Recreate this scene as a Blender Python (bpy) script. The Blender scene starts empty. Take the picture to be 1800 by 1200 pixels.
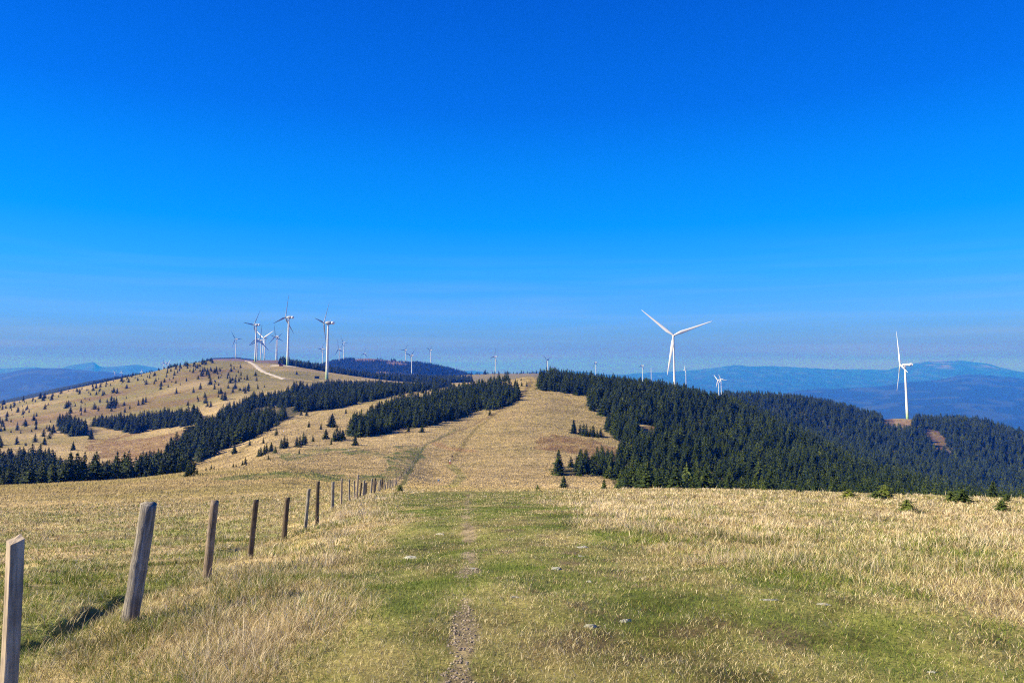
import bpy, bmesh, math, random
import numpy as np
from mathutils import Vector, Matrix
R_ = math.radians
SC = bpy.context.scene
COL = SC.collection

# ------------------------------------------------------------------ camera
F = 1300.0; CX = 900.0; CY = 525.0            # lens measured on the 1800 px wide photograph
PITCH = math.atan(125.0/1300.0)
cd = bpy.data.cameras.new('camera'); cam = bpy.data.objects.new('camera', cd); COL.objects.link(cam)
cd.sensor_width = 36; cd.lens = 26; cd.shift_y = -75/1800
cd.clip_start = 0.1; cd.clip_end = 200000
cam.location = (0, 0, 0); cam.rotation_euler = (math.pi/2+PITCH, 0, 0)
SC.camera = cam
# ------------------------------------------------------------------ world + sun
SUN_AZ, SUN_EL = -98.0, 31.0                    # degrees clockwise from straight ahead
w = bpy.data.worlds.new('World'); SC.world = w; w.use_nodes = True
nt = w.node_tree; nt.nodes.clear()
out = nt.nodes.new('ShaderNodeOutputWorld'); bg = nt.nodes.new('ShaderNodeBackground')
sky = nt.nodes.new('ShaderNodeTexSky'); sky.sky_type = 'NISHITA'; sky.sun_disc = False
sky.sun_elevation = R_(SUN_EL); sky.sun_rotation = R_(SUN_AZ) % (2*math.pi)
sky.altitude = 1700; sky.air_density = 1.0; sky.dust_density = 0.4; sky.ozone_density = 2.5
# the photograph's deep polarised blue: the sky model graded by elevation
SKYG = [(0.0, (.12, .12, .4), (.14, .16, .5)), (.015, (.13, .12, .5), (.14, .17, .55)), (.038, (.22, .32, .85), (.16, .36, .95)), (.069, (.18, .50, 1.5), (.12, .44, 1.6)),
        (.13, (.06, .61, 1.5), (.03, .40, 1.4)), (.19, (0, .63, 1.54), (0, .317, 1.24)), (.264, (0, .59, 1.55), (0, .235, 1.07)), (.334, (0, .47, 1.47), (0, .158, .89)),
        (.459, (0, .41, 1.41), (0, .108, .70)), (1.0, (0, .36, 1.3), (0, .07, .5))]
gt = nt.nodes.new('ShaderNodeTexCoord'); gs = nt.nodes.new('ShaderNodeSeparateXYZ'); nt.links.new(gt.outputs['Generated'], gs.inputs[0])
def sky_ramp(k, f):
    g_ = nt.nodes.new('ShaderNodeValToRGB'); nt.links.new(gs.outputs[2], g_.inputs[0])
    while len(g_.color_ramp.elements) < len(SKYG): g_.color_ramp.elements.new(.5)
    for e_, q_ in zip(g_.color_ramp.elements, SKYG): e_.position = q_[0]; e_.color = (q_[k][0]*f, q_[k][1]*f, q_[k][2]*f, 1)
    return g_
gm = nt.nodes.new('ShaderNodeVectorMath'); gm.operation = 'MULTIPLY'
nt.links.new(sky.outputs[0], gm.inputs[0]); nt.links.new(sky_ramp(1, .59).outputs[0], gm.inputs[1])
gx_ = nt.nodes.new('ShaderNodeMixRGB'); gx_.inputs[0].default_value = .6
nt.links.new(gm.outputs[0], gx_.inputs[1]); nt.links.new(sky_ramp(2, .59/.165).outputs[0], gx_.inputs[2])
wm_ = nt.nodes.new('ShaderNodeMapping'); wm_.inputs['Scale'].default_value = (1.6, 1.6, 34); nt.links.new(gt.outputs['Generated'], wm_.inputs[0])
wn = nt.nodes.new('ShaderNodeTexNoise'); wn.inputs['Scale'].default_value = 2.2; wn.inputs['Detail'].default_value = 6; nt.links.new(wm_.outputs[0], wn.inputs['Vector'])
wr = nt.nodes.new('ShaderNodeValToRGB'); nt.links.new(wn.outputs[0], wr.inputs[0]); wr.color_ramp.elements[0].position = .45; wr.color_ramp.elements[1].position = .8
wh = nt.nodes.new('ShaderNodeValToRGB'); nt.links.new(gs.outputs[2], wh.inputs[0]); wh.color_ramp.elements[0].color = (.28, .28, .28, 1); wh.color_ramp.elements[1].position = .17; wh.color_ramp.elements[1].color = (0, 0, 0, 1)
wx = nt.nodes.new('ShaderNodeMath'); wx.operation = 'MULTIPLY'; nt.links.new(wr.outputs[0], wx.inputs[0]); nt.links.new(wh.outputs[0], wx.inputs[1])
wc = nt.nodes.new('ShaderNodeMixRGB'); nt.links.new(wx.outputs[0], wc.inputs[0]); nt.links.new(gx_.outputs[0], wc.inputs[1]); wc.inputs[2].default_value = (1.7, 2.2, 3.5, 1)
nt.links.new(wc.outputs[0], bg.inputs[0])
bg.inputs[1].default_value = 0.125; nt.links.new(bg.outputs[0], out.inputs[0])
sd = bpy.data.lights.new('sun', 'SUN'); sd.energy = 5.0; sd.angle = R_(0.5); sd.color = (1.0, 0.90, 0.70)
so = bpy.data.objects.new('sun', sd); COL.objects.link(so)
sdir = Vector((math.sin(R_(SUN_AZ))*math.cos(R_(SUN_EL)), math.cos(R_(SUN_AZ))*math.cos(R_(SUN_EL)), math.sin(R_(SUN_EL))))
so.rotation_euler = sdir.to_track_quat('Z', 'Y').to_euler(); so.location = (0, 0, 50)
vs = SC.view_settings; vs.view_transform = 'Standard'; vs.look = 'None'; vs.exposure = 1.12; vs.gamma = 1.0
cy = SC.cycles; cy.max_bounces = 5; cy.diffuse_bounces = 2; cy.glossy_bounces = 1; cy.transmission_bounces = 2
cy.filter_width = 1.15; cy.use_denoising = False; cy.use_adaptive_sampling = False; cy.volume_bounces = 0; cy.transparent_max_bounces = 4; cy.caustics_reflective = False; cy.caustics_refractive = False

rng = np.random.default_rng(7); random.seed(7)
# ------------------------------------------------------------------ helpers: pixels and rays
SP, CP = math.sin(PITCH), math.cos(PITCH)
def ray(px, py):
    u = (px-CX)/F; v = (CY-py)/F
    return u, CP - SP*v, SP + CP*v               # x, y(forward), z
def pix(x, y, z):                                  # world -> photo pixel
    d = y*CP + z*SP; v = -y*SP + z*CP
    return CX + F*x/d, CY - F*v/d
def ae(px, py):                                    # azimuth and tan(elevation)
    x, y, z = ray(px, py); h = math.hypot(x, y)
    return math.atan2(x, y), z/h
# ------------------------------------------------------------------ noise
def _h(ix, iy, s):
    n = (ix.astype(np.int64)*374761393 + iy.astype(np.int64)*668265263 + s*974634777) & 0xffffffff
    n = ((n ^ (n >> 13))*1274126177) & 0xffffffff
    return ((n ^ (n >> 16)) & 0xffffff)/float(0xffffff)
def vn(x, y, s=0):
    ix = np.floor(x); iy = np.floor(y); fx = x-ix; fy = y-iy
    fx = fx*fx*(3-2*fx); fy = fy*fy*(3-2*fy)
    a = _h(ix, iy, s); b = _h(ix+1, iy, s); c = _h(ix, iy+1, s); d = _h(ix+1, iy+1, s)
    return (a+(b-a)*fx)*(1-fy) + (c+(d-c)*fx)*fy - 0.5
def fbm(x, y, s=0, o=4):
    t = 0; a = 1.0
    for i in range(o):
        t = t + a*vn(x*2**i+17.3*i, y*2**i-9.1*i, s+i); a *= 0.5
    return t                                       # about -0.9 .. 0.9
def smooth(a, b, x):
    t = np.clip((x-a)/(b-a), 0, 1); return t*t*(3-2*t)
# ------------------------------------------------------------------ terrain knots: (pixel x, distance, pixel y) or (.., 'z', height)
Z = 'z'
KN = [
 [(0, .5, Z, -1.66), (1800, .5, Z, -1.65)],
 [(-400, 3.5, Z, -2.3), (0, 3.5, Z, -2.06), (228, 3.5, Z, -1.95), (600, 3.5, Z, -1.8), (1000, 3.5, Z, -1.76), (1800, 3.5, Z, -1.77)],
 [(-400, 6.6, 1130), (0, 6.6, 1118), (228, 6.65, 1100), (450, 6.65, 1062), (645, 6.65, 1042), (830, 6.65, 1036), (1500, 6.65, 1042), (1800, 6.7, 1052), (2300, 6.7, 1060)],
 [(-400, 10.5, 1040), (0, 10.4, 1040), (363, 10.1, 1022), (500, 10.1, 1005), (650, 10.1, 992), (830, 10.1, 976), (1500, 10.2, 982), (1800, 10.2, 986), (2300, 10, 990)],
 [(-400, 20, 955), (0, 20, 957), (350, 20, 950), (499, 19.5, 946), (540, 20.4, 930), (650, 20, 914), (830, 20, 904), (1500, 20, 912), (1800, 20, 918), (2300, 20, 922)],
 [(-400, 32, 915), (0, 32, 917), (400, 32, 908), (560, 32, 898), (600, 32, 887), (690, 32, 885), (830, 32, 885), (1500, 31, 886), (1800, 30, 893), (2300, 30, 897)],
 [(-400, 62, 888), (0, 62, 885), (400, 66, 868), (600, 62, 866), (650, 62, 867), (690, 85, 861), (760, 72, 866), (830, 66, 867), (1050, 62, 863), (1250, 55, 862), (1500, 47, 869), (1800, 44, 879), (2300, 42, 892)],
 [(-400, 120, 876), (0, 130, 858), (200, 150, 846), (400, 175, 824), (480, 170, 820), (600, 150, 848), (690, 140, 856), (780, 140, 858), (930, 140, 862), (1050, 130, 866), (1150, 120, 872), (1250, 115, 884), (1500, 110, 905), (1800, 105, 918), (2300, 100, 930)],
 [(-400, 260, 885), (0, 270, 876), (200, 270, 862), (330, 260, 842), (400, 250, 828), (480, 235, 812), (600, 220, 818), (690, 208, 826), (771, 195, 850), (860, 190, 852), (930, 190, 853), (1050, 180, 858), (1250, 190, 878), (1500, 210, 892), (1800, 240, 905), (2300, 240, 920)],
 [(-400, 400, 830), (0, 420, 812), (200, 430, 796), (400, 430, 760), (500, 400, 752), (600, 380, 752), (750, 370, 745), (830, 360, 750), (930, 350, 748), (1050, 350, 755), (1250, 370, 775), (1400, 380, 800), (1500, 400, 828), (1800, 420, 890), (2300, 420, 930)],
 [(-400, 620, 800), (0, 620, 762), (200, 640, 750), (330, 650, 728), (400, 650, 712), (500, 650, 700), (600, 620, 697), (700, 600, 693), (800, 600, 686), (860, 600, 676), (900, 600, 668), (930, 600, 663), (980, 570, 670), (1040, 560, 674), (1100, 560, 680), (1200, 560, 696), (1300, 560, 722), (1400, 540, 768), (1500, 520, 818), (1600, 500, 856), (1800, 480, 905), (2300, 480, 940)],
 [(-400, 880, 780), (0, 880, 728), (200, 900, 694), (400, 900, 668), (500, 920, 666), (570, 950, 667), (620, 930, 674), (700, 850, 682), (800, 850, 684), (930, 850, 672), (1100, 820, 712), (1190, 850, 716), (1300, 800, 745), (1500, 800, 790), (1800, 800, 840), (2300, 800, 900)],
 [(-400, 1050, 765), (0, 1100, 710), (130, 1100, 683), (200, 1100, 668), (270, 1120, 653), (330, 1150, 640), (380, 1200, 634), (430, 1200, 636), (470, 1170, 639), (500, 1120, 642), (570, 1080, 653), (640, 1050, 664), (700, 1050, 673), (760, 1050, 677), (850, 1100, 672), (930, 1100, 668), (1100, 1050, 706), (1200, 1050, 697), (1290, 1050, 699), (1400, 1050, 704), (1480, 1060, 719), (1550, 1070, 737), (1590, 1070, 736), (1640, 1070, 742), (1690, 1070, 742), (1800, 1070, 768), (1950, 1070, 800), (2300, 1070, 870)],
 [(-400, 1500, 800), (0, 1500, 765), (200, 1500, 705), (270, 1500, 672), (330, 1550, 648), (380, 1600, 640), (430, 1600, 636), (480, 1600, 637), (540, 1500, 648), (600, 1500, 659), (700, 1500, 668), (800, 1500, 670), (930, 1500, 665), (1100, 1500, 715), (1300, 1500, 745), (1600, 1500, 795), (1800, 1500, 830), (2300, 1500, 900)],
 [(-400, 2300, 775), (0, 2300, 704), (100, 2300, 684), (200, 2300, 665), (240, 2300, 660), (290, 2300, 657), (340, 2200, 655), (400, 2200, 640), (460, 2300, 634.5), (500, 2300, 636), (560, 2200, 652), (640, 2200, 666), (750, 2200, 667), (820, 2450, 660), (870, 2600, 656.5), (930, 2600, 656), (960, 2600, 657), (1040, 2600, 664), (1100, 2600, 680), (1300, 2600, 730), (1600, 2500, 790), (1800, 2500, 830), (2300, 2500, 900)],
 [(-400, 2900, 860), (0, 2900, 830), (270, 2700, 720), (350, 2600, 652), (400, 2700, 635), (460, 2700, 635), (500, 2600, 640), (560, 2500, 660), (640, 2500, 668), (720, 2600, 661), (800, 2800, 672), (930, 2900, 680), (1100, 3000, 700), (1300, 3000, 740), (1800, 3000, 830), (2300, 3000, 900)],
 [(-400, 3000, 820), (0, 3000, 790), (200, 3000, 720), (300, 3000, 672), (350, 3050, 637), (380, 3100, 629), (413, 3100, 628), (440, 3100, 631), (500, 3000, 640), (550, 3000, 644), (580, 3000, 637), (610, 3050, 632), (640, 3080, 630), (680, 3080, 632), (712, 3080, 634), (755, 3050, 641), (790, 3050, 650), (830, 3050, 662), (870, 3100, 680), (930, 3200, 690), (1100, 3300, 710), (1300, 3300, 745), (1800, 3300, 830), (2300, 3300, 900)],
 [(-400, 4300, 775), (0, 4300, 740), (100, 4300, 720), (200, 4300, 700), (240, 4300, 690), (300, 4300, 680), (420, 4300, 668), (600, 4300, 690), (1000, 4300, 720), (1300, 4300, 745), (1800, 4300, 810), (2300, 4300, 830)],
 [(-400, 6200, 800), (0, 6200, 785), (900, 6200, 780), (1300, 6200, 775), (1600, 6200, 768), (1800, 6200, 770), (2300, 6200, 780)],
 [(-400, 11000, 672), (-100, 11000, 664), (0, 11000, 657), (75, 11000, 650.5), (130, 11000, 653), (190, 11000, 658), (250, 11000, 665), (400, 11000, 680), (700, 11000, 690), (1000, 11000, 690), (1300, 11000, 706), (1420, 11000, 688), (1500, 11000, 685), (1550, 11000, 680), (1590, 11000, 673), (1650, 11000, 668), (1700, 11000, 662.5), (1760, 11000, 666), (1800, 11000, 669), (2000, 11000, 672), (2300, 11000, 680)],
 [(-400, 15000, 690), (900, 15000, 695), (2300, 15000, 690)],
 [(-400, 23000, 655), (0, 23000, 649), (60, 23000, 647), (90, 23000, 651), (130, 23000, 643), (150, 23000, 640), (163, 23000, 637.5), (178, 23000, 645), (225, 23000, 643), (300, 23000, 652), (600, 23000, 656), (1000, 23000, 655), (1090, 23000, 660), (1180, 23000, 657), (1250, 23000, 651), (1300, 23000, 644), (1340, 23000, 646), (1400, 23000, 649), (1480, 23000, 652), (1550, 23000, 652), (1590, 23000, 643), (1620, 23000, 635), (1680, 23000, 633.5), (1730, 23000, 638), (1760, 23000, 645), (1800, 23000, 653), (2000, 23000, 650), (2300, 23000, 655)],
 [(-400, 27000, 690), (2300, 27000, 690)],
 [(-400, 44000, 666), (2300, 44000, 666)],
]
def pchip1(xs, ys, x):                             # xs (n) increasing, ys (n), x (m)
    xs = np.array(xs, float); ys = np.array(ys, float)
    if len(xs) == 2: return np.interp(x, xs, ys)
    h = np.diff(xs); d = np.diff(ys)/h; m = np.zeros_like(ys)
    ok = d[:-1]*d[1:] > 0
    w1 = 2*h[1:]+h[:-1]; w2 = h[1:]+2*h[:-1]
    with np.errstate(all='ignore'): m[1:-1] = np.where(ok, (w1+w2)/(w1/d[:-1]+w2/d[1:]), 0)
    m[0] = d[0]; m[-1] = d[-1]
    x = np.clip(x, xs[0], xs[-1]); i = np.clip(np.searchsorted(xs, x)-1, 0, len(xs)-2)
    t = (x-xs[i])/h[i]; t2 = t*t; t3 = t2*t
    return (2*t3-3*t2+1)*ys[i] + (t3-2*t2+t)*h[i]*m[i] + (-2*t3+3*t2)*ys[i+1] + (t3-t2)*h[i]*m[i+1]
AZ0, AZ1 = R_(-60), R_(60)
inner = np.arange(R_(-39), R_(39), R_(0.07))
AZ = np.concatenate([np.linspace(AZ0, R_(-39.1), 110), inner, np.linspace(R_(39.1), AZ1, 110)])
NR = 1150; LR = np.linspace(math.log(0.5), math.log(44000), NR)
kR, kE = [], []
for kn in KN:
    a, r, e = [], [], []
    for p in kn:
        if p[2] == Z:
            a.append(ae(p[0], 900)[0]); r.append(p[1]); e.append(p[3]/p[1])
        else:
            aa, ee = ae(p[0], p[2]); a.append(aa); r.append(p[1]/max(.3, math.cos(aa))); e.append(ee)
    kR.append(np.log(pchip1(a, r, AZ))); kE.append(pchip1(a, e, AZ))
kR = np.array(kR).T; kE = np.array(kE).T           # (naz, nk)
kR[:, 0] = LR[0]; kR[:, -1] = LR[-1]
h = np.diff(kR, axis=1); d = np.diff(kE, axis=1)/h; m = np.zeros_like(kE)
w1 = 2*h[:, 1:]+h[:, :-1]; w2 = h[:, 1:]+2*h[:, :-1]
with np.errstate(all='ignore'): m[:, 1:-1] = np.where(d[:, :-1]*d[:, 1:] > 0, (w1+w2)/(w1/d[:, :-1]+w2/d[:, 1:]), 0)
m[:, 0] = d[:, 0]; m[:, -1] = d[:, -1]
E = np.zeros((len(AZ), NR))
for a in range(len(AZ)):
    i = np.clip(np.searchsorted(kR[a], LR)-1, 0, kR.shape[1]-2)
    t = (LR-kR[a, i])/h[a, i]; t2 = t*t; t3 = t2*t
    E[a] = (2*t3-3*t2+1)*kE[a, i] + (t3-2*t2+t)*h[a, i]*m[a, i] + (-2*t3+3*t2)*kE[a, i+1] + (t3-t2)*h[a, i]*m[a, i+1]
RR = np.exp(LR)[None, :]
GX = np.sin(AZ)[:, None]*RR; GY = np.cos(AZ)[:, None]*RR; GZ = E*RR
# relief noise at sizes that grow with distance
near = 1-smooth(60, 160, RR)
GZ += near*smooth(1.5, 4, RR)*(0.085*fbm(GX/1.1, GY/1.1, 3, 3) + 0.05*fbm(GX/4, GY/4, 5, 2))
GZ += smooth(40, 120, RR)*(1-smooth(900, 2500, RR))*(0.35*fbm(GX/9, GY/9, 8, 4) + 0.9*fbm(GX/45, GY/60, 11, 2))
GZ += smooth(900, 2500, RR)*(1-smooth(5000, 8000, RR))*9*fbm(GX/220, GY/220, 14, 4)
rid = 0.5-np.abs(fbm(GX/2600, GY/2600, 21, 5))
GZ += smooth(6000, 9000, RR)*(1-smooth(24000, 30000, RR))*(rid-.25)*190*np.clip(RR/15000, .5, 1.6)
# little washed-out hollows left of the fence
def dent(px, py, ln, wd, dep, ang=0.0):
    p = ground(px, py)
    ca, sa = math.cos(ang), math.sin(ang)
    u = (GX-p[0])*ca + (GY-p[1])*sa; v = -(GX-p[0])*sa + (GY-p[1])*ca
    return dep*np.exp(-(u/ln)**2-(v/wd)**2)
PXG, PYG = pix(GX, GY, GZ)
EG = GZ/RR
CM = np.maximum.accumulate(EG, axis=1)             # horizon seen so far, per column
def ai(az): return np.clip(np.searchsorted(AZ, az), 1, len(AZ)-1)
def hgt(x, y):                                      # bilinear terrain height (arrays ok)
    x = np.asarray(x, float); y = np.asarray(y, float)
    az = np.arctan2(x, y); r = np.log(np.maximum(np.hypot(x, y), .51))
    i = ai(az); t = np.clip((az-AZ[i-1])/(AZ[i]-AZ[i-1]), 0, 1)
    f = np.clip((r-LR[0])/(LR[1]-LR[0]), 0, NR-1.001); j = f.astype(int); s = f-j
    return (GZ[i-1, j]*(1-s)+GZ[i-1, j+1]*s)*(1-t) + (GZ[i, j]*(1-s)+GZ[i, j+1]*s)*t
def occl(x, y):                                     # tan(elevation) of what stands nearer
    az = np.arctan2(x, y); r = np.log(np.hypot(x, y))
    j = np.clip(((r-LR[0])/(LR[1]-LR[0])).astype(int)-3, 0, NR-1)
    return CM[ai(az), j]
def ground(px, py, rmin=1.0):                       # where the sight line through a photo pixel meets the ground
    a, e = ae(px, py); i = int(ai(a))
    js = np.nonzero((CM[i] >= e) & (np.exp(LR) > rmin))[0]
    j = js[0] if len(js) else NR-1
    r = math.exp(LR[j]); x = math.sin(a)*r; y = math.cos(a)*r
    return x, y, float(hgt(x, y))
for q in [(120, 1095, .55, .16, -.16, .55), (60, 1130, .4, .14, -.14, .5), (410, 968, .7, .2, -.14, .2), (90, 1108, .3, .1, -.1, .5), (185, 1060, .4, .12, -.08, .6)]:
    GZ += dent(*q)
GRV = [[ground(*p)[:2] for p in L] for L in ([(35, 1140), (90, 1118), (140, 1092), (185, 1066), (240, 1048), (285, 1036)], [(385, 974), (405, 968), (436, 965)])]
def groove(x, y):                                   # distance to the washed-out groove on the left of the fence
    d_ = np.full(np.shape(x), 9.0)
    for P in GRV:
        for (ax, ay), (bx, by) in zip(P[:-1], P[1:]):
            t_ = np.clip(((x-ax)*(bx-ax)+(y-ay)*(by-ay))/((bx-ax)**2+(by-ay)**2+1e-9), 0, 1); d_ = np.minimum(d_, np.hypot(x-ax-t_*(bx-ax), y-ay-t_*(by-ay)))
    return d_+.10*fbm(x/.3, y/.3, 74, 2)
GZ -= .11*(1-smooth(.05, .22, groove(GX, GY)))*(RR < 20)
# ------------------------------------------------------------------ node material helpers
def mat(name):
    m_ = bpy.data.materials.new(name); m_.use_nodes = True; t_ = m_.node_tree
    b_ = t_.nodes['Principled BSDF']; b_.inputs['Roughness'].default_value = .9
    b_.inputs['Specular IOR Level'].default_value = .15
    return m_, t_, b_
def nd(t_, k, **kw):
    n_ = t_.nodes.new(k)
    for a_, v_ in kw.items():
        if a_.startswith('i_'): n_.inputs[a_[2:].replace('_', ' ')].default_value = v_
        else: setattr(n_, a_, v_)
    return n_
def noise(t_, vec, scale, detail=3, rough=.6):
    n_ = nd(t_, 'ShaderNodeTexNoise'); n_.inputs['Scale'].default_value = scale
    n_.inputs['Detail'].default_value = detail; n_.inputs['Roughness'].default_value = rough
    if vec is not None: t_.links.new(vec, n_.inputs['Vector'])
    return n_
def ramp(t_, fac, stops):
    r_ = nd(t_, 'ShaderNodeValToRGB'); cr = r_.color_ramp
    while len(cr.elements) < len(stops): cr.elements.new(.5)
    for e_, (p_, c_) in zip(cr.elements, stops): e_.position = p_; e_.color = (*c_, 1)
    t_.links.new(fac, r_.inputs[0]); return r_
def mix(t_, a_, b_, fac=1.0, mode='MIX'):
    x_ = nd(t_, 'ShaderNodeMixRGB', blend_type=mode)
    for s_, v_ in ((0, fac), (1, a_), (2, b_)):
        if hasattr(v_, 'links'): t_.links.new(v_, x_.inputs[s_])
        else: x_.inputs[s_].default_value = v_ if s_ == 0 else (*v_, 1)
    return x_.outputs[0]
def bump(t_, b_, hsrc, strength, dist):
    n_ = nd(t_, 'ShaderNodeBump'); n_.inputs['Strength'].default_value = strength; n_.inputs['Distance'].default_value = dist
    t_.links.new(hsrc, n_.inputs['Height']); t_.links.new(n_.outputs[0], b_.inputs['Normal']); return n_
# ------------------------------------------------------------------ mesh helpers
def mesh_from(name, V, faces=None, quads=None, tris=None, smooth_=False):
    me = bpy.data.meshes.new(name)
    if faces is not None: me.from_pydata([tuple(v) for v in V], [], faces)
    else:
        V = np.asarray(V, np.float32); nq = 0 if quads is None else len(quads); nt_ = 0 if tris is None else len(tris)
        me.vertices.add(len(V)); me.vertices.foreach_set('co', V.ravel())
        me.loops.add(nq*4+nt_*3); me.polygons.add(nq+nt_)
        li = []; ls = []; k = 0
        if nq: li.append(np.asarray(quads, np.int32).ravel()); ls.append(np.arange(nq)*4); k = nq*4
        if nt_: li.append(np.asarray(tris, np.int32).ravel()); ls.append(k+np.arange(nt_)*3)
        if not li: me.update(); return me
        me.loops.foreach_set('vertex_index', np.concatenate(li)); me.polygons.foreach_set('loop_start', np.concatenate(ls).astype(np.int32))
        me.update(calc_edges=True)
    if smooth_: me.polygons.foreach_set('use_smooth', np.ones(len(me.polygons), bool))
    return me
def link(name, me, mt=None, parent=None, **props):
    o = bpy.data.objects.new(name, me); COL.objects.link(o)
    if mt is not None and me is not None and not me.materials: me.materials.append(mt)
    if parent is not None: o.parent = parent
    for k_, v_ in props.items(): o[k_] = v_
    return o
def thing(name, label, cat, loc, rz=0.0, group=None):
    o = bpy.data.objects.new(name, None); COL.objects.link(o); o.location = loc; o.rotation_euler = (0, 0, rz)
    o.empty_display_size = .5
    o['label'] = label; o['category'] = cat
    if group: o['group'] = group
    return o
def lathe(prof, n=20, axis='Z', bot=True, top=True, jit=0, sd_=0):
    rr = random.Random(sd_); V = []; Fc = []
    for (r, z) in prof:
        for k in range(n):
            a = 2*math.pi*k/n; q = r*(1+jit*(rr.random()-.5)); V.append((q*math.cos(a), q*math.sin(a), z))
    for i in range(len(prof)-1):
        for k in range(n): Fc.append((i*n+k, i*n+(k+1) % n, (i+1)*n+(k+1) % n, (i+1)*n+k))
    if bot: Fc.append(tuple(range(n))[::-1])
    if top: Fc.append(tuple((len(prof)-1)*n+k for k in range(n)))
    if axis == 'Y': V = [(x, z, -y) for x, y, z in V]
    return V, Fc
def poly_in(px, py, P):                             # even-odd test, arrays
    px = np.asarray(px); py = np.asarray(py); r = np.zeros(px.shape, bool); n = len(P)
    for i in range(n):
        x0, y0 = P[i]; x1, y1 = P[(i+1) % n]
        if y0 == y1: continue
        c = ((y0 > py) != (y1 > py)) & (px < (x1-x0)*(py-y0)/(y1-y0)+x0); r ^= c
    return r
# ------------------------------------------------------------------ ground colours (albedo of what grows there)
STRAW = np.array([.57, .445, .235]); STRAWD = np.array([.37, .28, .13]); GREEN = np.array([.15, .195, .035]); DGREEN = np.array([.06, .082, .022])
HEATH = np.array([.13, .062, .03]); SOIL = np.array([.11, .075, .05]); OLIVE = np.array([.30, .25, .08]); FLOOR = np.array([.05, .05, .025])
def fence_x(y):                                     # line of the near fence in plan
    return np.interp(y, [0, 3.6, 6.65, 10.1, 13.7, 19, 22, 32, 47, 90], [-1.6, -2.5, -3.44, -4.15, -4.85, -5.86, -5.9, -7.4, -9.4, -14.2])
def sward(x, y):                                    # short trodden turf along the ridge, 0..1
    l = np.interp(y, [0, 5, 8, 12, 20, 40, 70], [-1.3, -1.5, -1.9, -2.6, -3.5, -6.5, -10.5])
    r = np.interp(y, [0, 4, 5.5, 8, 12, 20, 40, 70], [6.0, 4.8, 3.4, 2.4, 1.8, 1.9, 2.4, 3.6])
    n1 = fbm(x/1.6, y/1.6, 31, 3)
    wd = .35+y*.03
    return smooth(-wd, wd, x-l+n1*(.6+y*.05))*smooth(-wd, wd, r-x+n1*(1.2+y*.05))*(1-smooth(64, 78, y+fbm(x/6, y/6, 33, 2)*14))
BROWN = [[(960, 768), (1010, 772), (1060, 778), (1110, 790), (1100, 806), (1050, 812), (985, 800), (940, 785)], [(1125, 745), (1152, 752), (1152, 780), (1120, 778)],
         [(150, 775), (230, 768), (320, 762), (360, 745), (340, 790), (280, 812), (215, 815), (175, 800)], [(1540, 730), (1600, 738), (1600, 752), (1560, 752)], [(1620, 752), (1652, 760), (1674, 800), (1640, 794)]]
GRN = [[(380, 840), (480, 828), (560, 826), (640, 832), (690, 836), (690, 850), (600, 848), (500, 842), (400, 846)], [(580, 800), (640, 793), (722, 790), (722, 798), (640, 800)],
       [(690, 790), (735, 785), (740, 800), (715, 830), (690, 845), (665, 845)], [(480, 797), (560, 790), (640, 784), (640, 790), (560, 800), (500, 806)]]
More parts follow.
